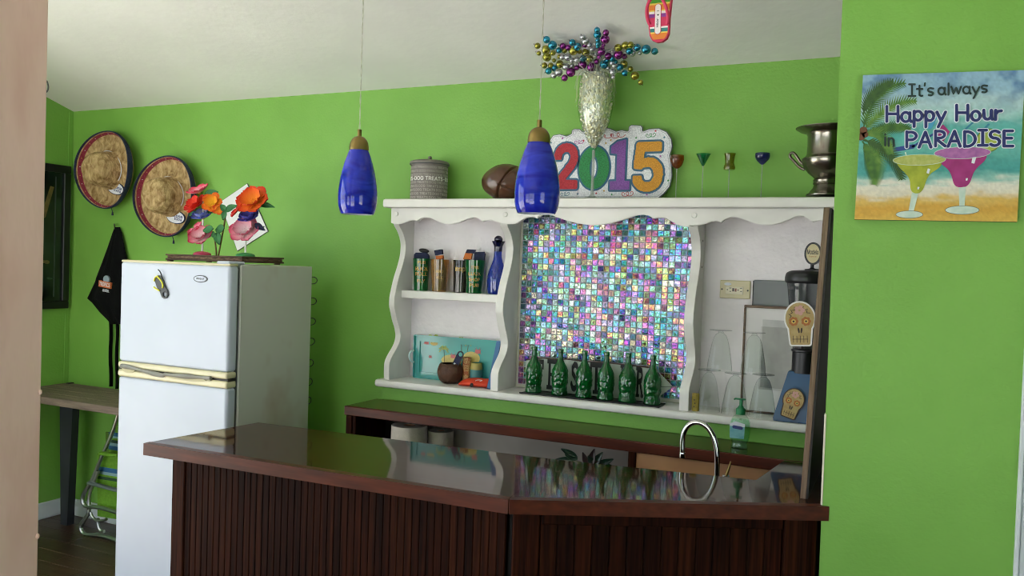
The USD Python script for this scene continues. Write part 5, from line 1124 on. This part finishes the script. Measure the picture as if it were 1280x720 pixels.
def skull(cx_, cz_, s, y, ang, border, label):
    t = None
    head = unary_union([ell(0, .18, .62, .72), Polygon([(-.42, -.3), (.42, -.3), (.36, -.95), (-.36, -.95)]).buffer(.06)])
    def put(nm, g, m, d): 
        g = affinity.rotate(affinity.scale(g, s, s, origin=(0, 0)), ang, origin=(0, 0)); nonlocal t; o = part(t or bl, nm, prism_xz(affinity.translate(g, cx_, cz_), y-.0012-d, y+.0002), m, label=None if t else label); t = t or o
    put('skull_sticker', head.buffer(.07), border, 0); put('skull', head, S_cream, .0006)
    for sx in (-.27, .27):
        put('eye_flower', unary_union([ell(sx+.13*math.cos(a), .05+.13*math.sin(a), .085, .085, 10) for a in np.linspace(0, 6.283, 8)[:-1]]), S_flow, .0010)
        put('eye_flower', ell(sx, .05, .10, .10, 14), mat('skull_yellow', '#d0b45a', .6) if not stage.GetPrimAtPath('/World/Looks/skull_yellow') else '/World/Looks/skull_yellow', .0014); put('eye', ell(sx, .05, .045, .045, 10), S_line, .0018)
        put('nose', affinity.rotate(ell(sx*.22, -.36, .04, .13, 12), -sx*30), S_line, .0010)
    for k in range(5): put('tooth_line', sbox(-.30+.15*k-.012, -.92, -.30+.15*k+.012, -.60), S_line, .0010)
    put('tooth_line', sbox(-.34, -.77, .34, -.745), S_line, .0010)
    for k in range(7): a = .35+k*.42; put('scroll', stroke([(.48*math.cos(a), .25+.5*math.sin(a)), (.36*math.cos(a+.15), .25+.38*math.sin(a+.15)), (.42*math.cos(a+.35), .25+.44*math.sin(a+.35))], .03), S_line, .0010)
    put('rose', unary_union([ell(.14*math.cos(a), .55+.14*math.sin(a), .1, .1, 10) for a in np.linspace(0, 6.283, 6)[:-1]]), S_rose, .0012)
c = at(1000, 403, y=yb-24*kj); skull(c[0], c[2], 27*kj, yb-25*kj, 4, M_white, 'white bordered sugar skull sticker on the blender jar')
c = at(991, 503, y=yb-19*kj)
skull(c[0], c[2], 19*kj, yb-20.5*kj, -16, S_line, 'sugar skull sticker on the blue blender base')
# tap handle
tx_, tz_ = at(1016.5, 317, y=yb)[[0, 2]]
th = thing('tap_handle', 'black oval beer tap sign on a post on top of the blender lid', 'sign', (tx_, yb, jz(338)))
th_o = ell(tx_, tz_, 10.2*kj, 14*kj)
part(th, 'oval', prism_xz(th_o, yb-.008, yb+.008), M_black)
part(th, 'oval_rim', prism_xz(th_o.difference(th_o.buffer(-.006)), yb-.0105, yb+.0105), M_black)
part(th, 'face', prism_xz(th_o.buffer(-.0066), yb-.0088, yb-.007), mat('tap_cream', '#cdbf93', .4))
part(th, 'lettering', prism_xz(fit(text_poly('Modelo', .02, True), tx_-6.8*kj, tx_+6.6*kj, tz_-1.2*kj, tz_+5*kj), yb-.0094, yb-.0085), M_black)
part(th, 'lettering', prism_xz(fit(text_poly('Especial', .02), tx_-4.5*kj, tx_+4.5*kj, tz_-5*kj, tz_-2.6*kj), yb-.0094, yb-.0085), S_flow)
part(th, 'post', lathe(smoothprof([(2.2*kj, tz_-13*kj), (2*kj, tz_-17*kj), (3.5*kj, jz(337.5)+.006), (9*kj, jz(337.5)+.003), (9*kj, jz(337.5))], 3), (tx_-.5*kj, yb, 0), 20), M_black, smooth=50)
# leaning board
M_brd = mat('board_edge', '#6b5442', .75, '#8a7360', 14, stretch=(8, 8, .6), bump=.5, bscale=14, bstretch=(20, 20, .8), contrast=(.35, .7))
M_brdface = mat('board_face', '#15100d', .55, '#1d1612', 6)
ld = thing('leaning_board', 'weathered board seen edge-on, leaning beside the green wall stub on the bar end', 'board', (-.235, 2.75, ZB))
def sl(x0b, x0t, t_, y0, y1, zt): return hull([(x+dx, y, z) for (x, z) in ((x0b, ZB+.0006), (x0t, zt)) for dx in (0, t_) for y in (y0, y1)])
part(ld, 'board_edge', sl(-.2545, -.2245, .0150, 2.500, 2.520, 1.772), M_brd, smooth=False)
part(ld, 'board', sl(-.2535, -.2235, .0130, 2.5195, 3.02, 1.772), M_brdface, smooth=False)
part(ld, 'dark_backing', sl(-.2395, -.2095, .006, 2.503, 3.02, 1.770), M_brdface, smooth=False)

# ================================================================== soap, faucet, roll, plant
M_soapg = mat('soap_pump_green', '#1c7a4a', .35)
M_soapb = matglass('soap_bottle_clear', '#eefaf2'); M_soapl = mattrans('soap_liquid', '#dcf4e4', .05)
sy_ = 3.10; so = at(924, 560, y=sy_); ks = mpp(so); sxx = so[0]
zs0 = ZB+.0008; sz_ = lambda Y: zs0+(590-Y)/8*ks
sp = thing('soap_bottle', 'clear hand soap bottle with green pump on the back counter', 'soap', (sxx, sy_, ZB))
def oval(prof, sq=.62, n=32):
    m = lathe(prof, n=n); m.vertices[:, 1] *= sq; return move(m, [sxx, sy_, 0])
sp_p = smoothprof([(10.2*ks, zs0), (10.5*ks, sz_(570)), (9.6*ks, sz_(535)), (11.2*ks, sz_(500)), (13*ks, sz_(420)), (12.6*ks, sz_(350)), (9.5*ks, sz_(285)), (5.5*ks, sz_(252))], 4)
part(sp, 'bottle', oval([(0, zs0)]+sp_p+[(0, sz_(250))]), M_soapb, smooth=60)
part(sp, 'liquid', oval([(0, zs0+.002)]+[(r*.93, max(z, zs0+.002)) for r, z in sp_p if z < sz_(300)]+[(0, sz_(300))]), M_soapl, smooth=60)
part(sp, 'collar', lathe([(0, sz_(252)), (5.8*ks, sz_(252)), (5.9*ks, sz_(195)), (4*ks, sz_(185)), (2.6*ks, sz_(165)), (0, sz_(165))], (sxx, sy_, 0), 24), M_soapg)
part(sp, 'pump_stem', lathe([(0, sz_(170)), (2.1*ks, sz_(170)), (2.1*ks, sz_(105)), (0, sz_(105))], (sxx, sy_, 0), 16), M_soapg)
part(sp, 'pump_head', [rbox(sxx-8.5*ks, sxx+6.0*ks, sy_-.006, sy_+.006, sz_(108), sz_(92), .003), rbox(sxx-9*ks, sxx-7*ks, sy_-.004, sy_+.004, sz_(114), sz_(96), .002)], M_soapg)
lb = Polygon([(sxx-10*ks, sz_(480)), (sxx+6*ks, sz_(478)), (sxx+6.5*ks, sz_(340)), (sxx-4*ks, sz_(322)), (sxx-10.5*ks, sz_(345))]).buffer(.002)
part(sp, 'label', prism_xz(lb, sy_-13.2*ks*.62-.0006, sy_-13*ks*.62), mat('soap_label', '#5f9fa8', .4, '#7fb4ba', 40), label='blue and white soap label')
part(sp, 'label_top', prism_xz(lb.intersection(sbox(-9, sz_(365), 9, 9)), sy_-13.2*ks*.62-.0011, sy_-13*ks*.62-.0002), M_badge)
part(sp, 'label_mark', prism_xz(LineString([(sxx-6*ks, sz_(372)), (sxx+3*ks, sz_(378))]).buffer(2*ks), sy_-13.2*ks*.62-.0015, sy_-13*ks*.62-.0002), M_badge_blue)
# faucet
yfa = 2.80; FA = lambda X, Y: at(840+X/6, 500+Y/6, y=yfa)
fa = thing('faucet', 'chrome gooseneck faucet rising behind the bar top', 'faucet', tuple(np.r_[FA(338, 600)[:2], .632]))
ZD = .632; bp = FA(338, 610)
path = [np.array([bp[0], yfa, ZD+.02]), np.array([bp[0], yfa, .80]), FA(338, 480), FA(332, 360), FA(308, 270), FA(262, 200), FA(190, 166), FA(130, 184), FA(90, 240), FA(78, 310), FA(78, 400)]
part(fa, 'spout', tube(spline(path, 8), .0092, 14), M_steel, smooth=60)
tip = FA(78, 405); part(fa, 'aerator', lathe([(0, tip[2]+.006), (.0105, tip[2]+.006), (.0115, tip[2]-.003), (.0105, tip[2]-.012), (0, tip[2]-.012)], (tip[0], yfa, 0), 20), M_steel)
part(fa, 'base', lathe(smoothprof([(.026, ZD), (.026, ZD+.012), (.016, ZD+.022), (.013, ZD+.05)], 3)+[(0, ZD+.05)], (bp[0], yfa, 0), 28), M_steel, smooth=50)
lv = thing('faucet_lever', 'thin chrome faucet lever standing right of the gooseneck', 'lever', tuple(np.r_[FA(405, 575)[:2], ZD]))
part(lv, 'handle', tube(spline([FA(405, 570), FA(425, 520), FA(440, 462)], 5), np.linspace(.0048, .0026, 11), 8), M_brass, smooth=60)
lb_ = FA(404, 575); part(lv, 'base', lathe(smoothprof([(.022, ZD), (.022, ZD+.01), (.011, ZD+.02), (.010, lb_[2]-.008), (.013, lb_[2]-.004), (.012, lb_[2]+.004)], 3)+[(0, lb_[2]+.005)], (lb_[0], yfa, 0), 24), M_steel, smooth=50)
# paper rolls under the ledge
M_paper = mat('roll_paper', '#c9c2b8', .85, '#bdb6ac', 30, bump=.2, bscale=150)
for px0, px1, pyt, yy__, lab in ((491, 532.5, 531, 3.10, 'white paper roll standing in the cabinet opening below the hutch'), (536, 566, 538, 3.18, 'second paper roll in shadow, right of the first under the ledge')):
    a, b = at(px0, 545, y=yy__), at(px1, 545, y=yy__); x = (a[0]+b[0])/2; r = (b[0]-a[0])/2*.93; zt = at((px0+px1)/2, pyt, y=yy__)[2]
    t = thing('paper_roll', lab, 'roll', (x, yy__, ZD), group='paper rolls under the ledge')
    part(t, 'paper', lathe([(r*.34, ZD+.0005), (r*.98, ZD+.0005), (r, ZD+.003), (r, zt-.003), (r*.98, zt), (r*.34, zt), (r*.34, ZD+.0005)], (x, yy__, 0), 40), M_paper)
    part(t, 'core', lathe([(r*.30, ZD+.0005), (r*.335, ZD+.0005), (r*.335, zt-.001), (r*.30, zt-.001), (r*.30, ZD+.0005)], (x, yy__, 0), 24), M_tan)
# plant
M_pl = mat('dark_glossy_leaf', '#0f2a20', .3, '#183a2a', 20); M_pl2 = mat('dark_purple_leaf', '#2a1a1c', .4, '#3a2426', 20)
plt = thing('potted_plant', 'small dark leaved plant in the cabinet opening behind the bar', 'plant', (at(730, 580, y=3.08)[0], 3.08, ZD))
px_ = at(728, 580, y=3.08)
part(plt, 'pot', lathe([(0, ZD), (.045, ZD), (.06, ZD+.10), (.064, ZD+.10), (.064, ZD+.115), (.056, ZD+.115), (.054, ZD+.10), (0, ZD+.10)], (px_[0], 3.08, 0), 28), M_tan)
for (a, b, w, m) in (((722, 572), (701, 561), 4, M_pl), ((718, 575), (691, 575), 4, M_pl), ((722, 574), (706, 568), 4, M_pl), ((735, 582), (728, 566), 4, M_pl2), ((738, 582), (742, 562), 5, M_pl2), ((742, 582), (752, 566), 5, M_pl), ((745, 584), (765, 574), 5, M_pl), ((748, 585), (760, 583), 5, M_pl), ((730, 584), (718, 577), 4, M_pl2), ((742, 580), (735, 570), 4, M_pl), ((750, 582), (768, 584), 4, M_pl), ((740, 585), (748, 577), 6, M_pl2)):
    leaf(plt, a, b, 3.07, w, m, droop=.15)
part(plt, 'stem', [tube(spline([(px_[0]+dx*.2, 3.08, ZD+.10), (px_[0]+dx*.6, 3.075, ZD+.16), at(732+dx*300, 584, y=3.07)], 4), .003, 6) for dx in (-.03, 0, .03)], M_twig, smooth=60)

# ================================================================== sign on the wall stub
YSg = 2.455
B_ = lambda X, Y: at(1040+X/3.271, 70+Y/3.271, y=YSg-.022)[[0, 2]]
c4 = [B_(*q) for q in ((127, 78), (790, 57), (757, 678), (92, 668))]
sn = thing('beach_sign', 'square painted beach sign with two cocktails and happy hour lettering on the green wall', 'sign', ((c4[0][0]+c4[1][0])/2, YSg, (c4[0][1]+c4[2][1])/2))
cv = Polygon([tuple(q) for q in c4])
part(sn, 'canvas_edge', prism_xz(cv, YSg-.0205, YSg-.001), mat('canvas_brown', '#6b5a3e', .7))
NU = NV = 110
cA, cB, cC, cD = map(np.array, c4)
def bil(u, v): return (cA*(1-u)+cB*u)*(1-v)+(cD*(1-u)+cC*u)*v      # v runs down
VV, TT = [], []
uu, vv = np.meshgrid(np.linspace(0, 1, NU+1), np.linspace(0, 1, NV+1), indexing='ij')
P3 = np.stack([uu*9, vv*9, 0*uu+2], -1); nz1 = meshkit.fbm(P3, 4, 11); nz2 = meshkit.fbm(P3*[1, 3.2, 1]+9, 4, 5); nz3 = meshkit.noise(P3*9, 4)
keys = [(0, '#86a9c2'), (.10, '#8fb4c8'), (.20, '#a9c4c8'), (.30, '#9cc6c2'), (.345, '#5fa8a4'), (.42, '#4fa9a0'), (.50, '#68b4a8'), (.58, '#4a9a94'), (.66, '#3f9490'), (.72, '#8ab8ae'), (.755, '#d8d4c6'), (.82, '#d6cdb8'), (.86, '#d0ad5a'), (.92, '#c99a3a'), (1, '#d0a848')]
kt, kc = np.array([k[0] for k in keys]), np.array([lin(k[1]) for k in keys])
vw = np.clip(vv + (nz2-.5)*.09 + .03*(uu-.5)*((vv > .6)), 0, 1)
col = np.stack([np.interp(vw, kt, kc[:, i]) for i in range(3)], -1)
sky_d = np.clip((nz1-.47)*6, 0, 1)*np.clip((.30-vv)/.22, 0, 1)*(.35+.65*np.abs(uu*2-.9)); col = col*(1-.75*sky_d[..., None])+np.array(lin('#2f5f96'))*.75*sky_d[..., None]
col = col*(1+.22*(nz3-.5))[..., None]
VV = np.array([[*(q := bil(u, v)), 0] for u, v in zip(uu.ravel(), vv.ravel())]); VV = np.stack([VV[:, 0], np.full(len(VV), YSg-.0212), VV[:, 1]], 1)
ii = (np.arange(NU)[:, None]*(NV+1)+np.arange(NV)[None]).ravel(); FF = np.vstack([np.stack([ii, ii+1, ii+NV+2], 1), np.stack([ii, ii+NV+2, ii+NV+1], 1)])
part(sn, 'painting', trimesh.Trimesh(VV, FF, process=False), mattint('painted_canvas', .6, bump=.1, bscale=400), smooth=False, tint=col.reshape(-1, 3), label='painted beach with sky, sea and sand')
YPn = YSg-.0213
def pnt(nm, g, m, d=.0004):
    if polys(g): part(sn, nm, prism_xz(g.intersection(cv), YPn-d, YPn+.0004), m)
kB = mpp(at(1170, 185, y=YSg))/3.271
def bl_(pts): return [tuple(B_(*q)) for q in pts]
M_fr = [mat(f'painted_frond_{i}', a, .6, b, 60) for i, (a, b) in enumerate((('#2f5a20', '#4f7a2a'), ('#3d6e26', '#6a8f3a'), ('#24481c', '#3a5e22')))]
def frond(pts, w, i):
    P = spline([np.array(q, float) for q in pts], 8); n = len(P); parts_ = [stroke(bl_(P), 6*kB)]
    for k in range(2, n-1):
        t_ = P[k]-P[k-1]; t_ /= np.linalg.norm(t_); nn = np.array([-t_[1], t_[0]]); L = 1.35*w*math.sin(math.pi*(k/n)**.8)**.7+8
        for s in (-1, 1):
            e = P[k]+nn*s*L*.85+t_*L*.75; parts_.append(Polygon(bl_([P[k]-t_*6, P[k]+t_*6, e])))
    pnt('palm_frond', unary_union([p.buffer(0) for p in parts_]), M_fr[i % 3], .0005+.0002*i)
for i, (pts, w) in enumerate((([(128, 300), (170, 190), (230, 130), (300, 112)], 30), ([(128, 305), (200, 235), (270, 195), (345, 185)], 26), ([(128, 240), (150, 180), (200, 130), (250, 105)], 24), ([(135, 320), (200, 300), (250, 290), (320, 300)], 22), ([(130, 340), (180, 390), (185, 450), (172, 525)], 28), ([(130, 345), (210, 380), (260, 430), (285, 505)], 28), ([(125, 350), (150, 400), (160, 450), (168, 500)], 20), ([(130, 330), (180, 320), (220, 350), (240, 400)], 22))): frond(pts, w, i)
for X, Y, r in ((128, 305, 16), (118, 330, 16), (136, 322, 12)): c = B_(X, Y); pnt('coconut', ell(c[0], c[1], r*kB, r*kB, 16), mat(f'painted_coconut_{X}', '#6a3f22', .6), .0022)
M_lime2, M_mag, M_stem, M_outl = mat('painted_lime', '#8f9c1c', .5, '#a8b030', 40), mat('painted_magenta', '#951c6a', .5, '#a52a7a', 40), mat('painted_glass', '#c9d8cc', .5, '#b4c9bc', 40), mat('painted_outline', '#4a5a58', .6)
def cocktail(nm, liquid, foam, mliq, stem, foot, rimc, rimr):
    pnt(nm+'_stem', Polygon(bl_(stem)).buffer(.0008), M_stem, .0012); c = B_(*foot[:2]); pnt(nm+'_foot', ell(c[0], c[1], foot[2]*kB, foot[3]*kB), M_stem, .0014); pnt(nm+'_foot_line', ell(c[0], c[1], foot[2]*kB, foot[3]*kB).exterior.buffer(.0005), M_outl, .0016)
    L = [tuple(q) for q in spline([np.array(q, float) for q in liquid[0]], 6)]; Rr = [tuple(q) for q in spline([np.array(q, float) for q in liquid[1]], 6)]
    pnt(nm+'_drink', Polygon(bl_(L+Rr)).buffer(0), mliq, .0016)
    c = B_(*rimc); pnt(nm+'_rim', ell(c[0], c[1], rimr[0]*kB, rimr[1]*kB), foam, .0019); pnt(nm+'_rim_line', ell(c[0], c[1], rimr[0]*kB, rimr[1]*kB).exterior.buffer(.0006), M_stem, .0022)
M_foam1, M_foam2 = mat('painted_lime_foam', '#b4b86a', .5, '#a0a850', 90), mat('painted_pink_foam', '#b06aa8', .5, '#9a5a9a', 90)
cocktail('lime_cocktail', ([(262, 420), (275, 455), (300, 480), (318, 510), (322, 545), (340, 562)], [(352, 562), (372, 545), (385, 510), (405, 480), (440, 455), (450, 432)]), M_foam1, M_lime2, [(328, 560), (352, 560), (330, 645), (312, 645)], (316, 648, 50, 15), (356, 425), (97, 22))
cocktail('pink_cocktail', ([(430, 408), (440, 435), (470, 460), (490, 495), (500, 525), (525, 537)], [(545, 535), (562, 520), (578, 480), (595, 455), (620, 432), (634, 395)]), M_foam2, M_mag, [(520, 532), (546, 532), (540, 625), (522, 625)], (532, 630, 60, 17), (532, 396), (100, 24))
for q in (((392, 460), (402, 462), (396, 482), (386, 478)), ((574, 415), (590, 413), (582, 440), (570, 438)), ((350, 535), (358, 536), (355, 546), (348, 545)), ((548, 500), (556, 500), (553, 510), (546, 509))): pnt('glass_glint', Polygon(bl_(q)), M_badge, .0021)
M_ltgreen = mat('painted_lime_slice', '#9fb04a', .5)
c = B_(640, 345); pnt('lime_slice', ell(c[0], c[1], 42*kB, 45*kB), M_ltgreen, .0012); pnt('lime_slice_rim', ell(c[0], c[1], 42*kB, 45*kB).exterior.buffer(.0012), mat('painted_lime_rind', '#5f7a26', .6), .0015)
for a, b, w, m in (((310, 425), (300, 395), 5, M_stem), ((490, 390), (478, 360), 6, M_stem), ((545, 300), (600, 250), 7, mat('painted_straw_teal', '#2f7a96', .5)), ((575, 350), (640, 280), 8, '/World/Looks/painted_straw_teal'), ((420, 250), (400, 290), 18, mat('painted_umbrella_blue', '#3f9ac0', .5)), ((230, 388), (330, 370), 18, mat('painted_umbrella_navy', '#1f3f86', .5)), ((330, 370), (430, 310), 8, '/World/Looks/painted_umbrella_navy')): pnt('straw', stroke(bl_([a, b]), w*kB), m, .0011)
pnt('paper_umbrella', Polygon(bl_([(425, 300), (455, 280), (482, 310), (445, 365)])), M_mag, .0012)
# hand lettering as round strokes
def arc(cx_, cy_, rx, ry, a0, a1, n=12): return [(cx_+rx*math.cos(math.radians(a)), cy_+ry*math.sin(math.radians(a))) for a in np.linspace(a0, a1, n)]
GL = {'I': (.5, [[(.05, 1), (.45, 1)], [(.25, 1), (.25, 0)], [(.02, 0), (.48, 0)]]), 't': (.42, [[(.2, .9), (.2, .1), (.32, .02), (.4, .05)], [(.02, .62), (.4, .62)]]), "'": (.18, [[(.1, 1), (.07, .8)]]),
      's': (.46, [[(.42, .58)]+arc(.24, .46, .18, .16, 60, 270, 9)+arc(.22, .15, .18, .15, 90, -130, 9)]), 'a': (.56, [arc(.26, .31, .22, .31, 40, 340, 16), [(.47, .6), (.46, .15), (.54, 0)]]), 'l': (.2, [[(.1, 1), (.1, 0)]]),
      'w': (.72, [[(.03, .6), (.18, 0), (.35, .5), (.52, 0), (.68, .6)]]), 'y': (.54, [[(.05, .6), (.26, .05)], [(.5, .6), (.12, -.38)]]), 'H': (.75, [[(.08, 1), (.08, 0)], [(.66, 1), (.66, 0)], [(.08, .5), (.66, .5)]]),
      'p': (.55, [[(.08, .62), (.08, -.4)], arc(.28, .31, .21, .30, 150, -150, 16)]), 'o': (.56, [arc(.27, .31, .22, .31, 0, 360, 20)]), 'u': (.55, [[(.07, .6), (.09, .2)]+arc(.26, .2, .17, .2, 180, 340, 8), [(.46, .6), (.46, .12), (.52, 0)]]),
      'r': (.42, [[(.08, .62), (.08, 0)], [(.08, .35), (.2, .55), (.38, .58)]]), 'i': (.2, [[(.1, .62), (.1, 0)], [(.1, .85), (.1, .87)]]), 'n': (.55, [[(.08, .62), (.08, 0)], [(.08, .38)]+arc(.27, .38, .18, .22, 150, 10, 8)+[(.46, 0)]]),
      'P': (.66, [[(.1, 1), (.1, 0)], [(.1, .96)]+arc(.3, .72, .3, .26, 80, -80, 12)+[(.1, .46)]]), 'A': (.74, [[(.03, 0), (.36, 1), (.66, 0)], [(.15, .35), (.56, .35)]]), 'R': (.68, [[(.1, 1), (.1, 0)], [(.1, .97)]+arc(.3, .75, .28, .23, 80, -80, 12)+[(.1, .5), (.6, 0)]]),
      'D': (.74, [[(.1, 1), (.1, 0)], [(.1, .98)]+arc(.2, .5, .46, .49, 80, -80, 14)+[(.1, .02)]]), 'S': (.66, [[(.56, .88)]+arc(.34, .74, .25, .24, 60, 260, 10)+arc(.32, .26, .26, .25, 80, -140, 10)]), 'E': (.62, [[(.55, 1), (.1, 1), (.1, 0), (.56, 0)], [(.1, .52), (.5, .52)]]), ' ': (.34, [])}
def write(s, X0, Yb, X1, Ybase1, capX, w, m, halo=None, sp_=.06, nm='lettering'):
    tot = sum(GL[c][0]+sp_ for c in s); sc = (X1-X0)/tot; x = X0
    for i, chh in enumerate(s):
        adv, strokes = GL[chh]; bob = 2.5*math.sin(i*2.1)
        if strokes:
            yb_ = Yb+(Ybase1-Yb)*(x-X0)/(X1-X0)+bob
            g = unary_union([stroke(bl_([(x+a*sc, yb_-b*capX) for a, b in st]), w*kB) for st in strokes])
            if halo: pnt(nm+'_halo', g.buffer(halo*kB), M_badge, .0024)
            pnt(nm, g, m, .0030)
        x += (adv+sp_)*sc
M_ink, M_inkb = mat('letter_green_black', '#15302e', .6), mat('letter_navy', '#1a2564', .6)
write("It's", 312, 164, 420, 160, 48, 7, M_ink); write('always', 432, 158, 640, 150, 46, 7, M_ink)
write('Happy Hour', 218, 268, 700, 260, 62, 11, M_inkb, 3.2)
write('in', 212, 366, 262, 366, 52, 8, M_ink); write('PARADISE', 298, 372, 748, 366, 62, 11, M_inkb, 3.2)

# ================================================================== hanging flip-flop and ceiling hook
yz = 2.30; Z_ = lambda X, Y: at(795+X/12, Y/12, y=yz)[[0, 2]]
ff = thing('hanging_flip_flop', 'pink striped flip-flop ornament hanging from the ceiling at the top of the picture', 'ornament', (Z_(340, 300)[0], yz, 2.35))
M_ffp = mat('flipflop_pink', '#cf2f5c', .55, '#c42752', 20); M_ffw, M_ffo, M_ffg, M_ffy, M_ffv, M_fft = (mat('flipflop_'+n, h, .55) for n, h in (('white', '#ece4e4'), ('orange', '#e0802c'), ('green', '#4fa028'), ('yellow', '#e8cf58'), ('violet', '#8a3a9a'), ('teal', '#2c7a78')))
so_ = [(190, 420), (205, 540), (240, 605), (310, 632), (390, 622), (455, 575), (490, 500), (497, 400), (505, 250), (525, 60), (545, -120), (540, -300), (490, -410), (380, -450), (270, -420), (205, -310), (180, -120), (172, 60), (180, 250)]
sg_ = Polygon([tuple(q) for q in np.array([Z_(*q) for q in so_])]).buffer(.003).buffer(-.003)
part(ff, 'sole', prism_xz(sg_, yz, yz+.014), M_ffp); ins = sg_.buffer(-.0035)
tops = [(-450, -300, M_ffp), (-300, -200, M_ffo), (-200, -100, M_ffy), (-100, 45, M_ffg), (45, 70, M_ffy), (70, 150, M_ffo), (150, 170, M_ffy), (170, 205, M_ffw), (205, 260, M_ffv), (260, 400, M_ffp), (400, 425, M_ffw), (425, 480, M_fft), (480, 500, M_ffy), (500, 590, M_ffo)]
for a, b, m in tops:
    g = ins.intersection(sbox(-9, Z_(340, b)[1], 9, Z_(340, a)[1]))
    if polys(g): part(ff, 'stripe', prism_xz(g, yz-.0012, yz+.001), m)
kz = mpp(at(823, 20, y=yz))/12
lab = LineString([tuple(Z_(335, 110)), tuple(Z_(328, 470))])
part(ff, 'label_edge', prism_xz(lab.buffer(50*kz), yz-.0024, yz-.001), M_ffp); part(ff, 'label_plate', prism_xz(lab.buffer(42*kz), yz-.0030, yz-.0015), M_ffw)
tg = affinity.rotate(fit(text_poly('I', .01), 0, .005*.25, 0, .006), 0)
def vtext(s, X, Y0_, Y1_, w):
    g = affinity.rotate(text_poly(s, .01, True), -90, origin=(0, 0)); (xa, za), (xb, zb_) = Z_(X-w/2, Y1_), Z_(X+w/2, Y0_); part(ff, 'lettering', prism_xz(fit(g, xa, xb, za, zb_), yz-.0036, yz-.0026), M_black)
vtext('I', 335, 160, 178, 30); vtext('JOSH', 327, 275, 415, 34)
h_ = Z_(335, 228); part(ff, 'heart', prism_xz(unary_union([ell(h_[0]-6*kz, h_[1]+3*kz, 8*kz, 8*kz, 10), ell(h_[0]+6*kz, h_[1]+3*kz, 8*kz, 8*kz, 10), Polygon([(h_[0]-13*kz, h_[1]), (h_[0]+13*kz, h_[1]), (h_[0], h_[1]-16*kz)])]), yz-.0036, yz-.0026), M_black)
def zz3(X, Y, d): q_ = Z_(X, Y); return (q_[0], yz-d, q_[1])
part(ff, 'strap', tube(spline([zz3(205, 370, .0), zz3(178, 230, .012), zz3(220, 70, .02), zz3(330, -60, .012)], 6), .0045, 8), M_ffp, smooth=60)
part(ff, 'strap', tube(spline([zz3(470, 360, .0), zz3(490, 220, .012), zz3(450, 70, .02), zz3(340, -60, .012)], 6), .0045, 8), M_ffp, smooth=60)
fx_, fz_ = Z_(380, -420); part(ff, 'string', tube([(fx_, yz+.006, fz_), (fx_, yz+.006, ceil_z(yz)+.004)], .0012, 5), M_cord)
hk = at(57.5, 102, y=3.0)
cyh = 3.0; hz = ceil_z(cyh)
ho = single('ceiling_hook', tube(spline([at(58.5, 101, y=2.98), at(60, 106, y=2.98), at(59.5, 113, y=2.98), at(57, 115.5, y=2.98), at(55, 112, y=2.98), at(54.6, 109, y=2.98)], 5), .0038, 8), M_gasket, 'dark metal hook screwed into the white ceiling near the door post', 'hook', smooth=60)
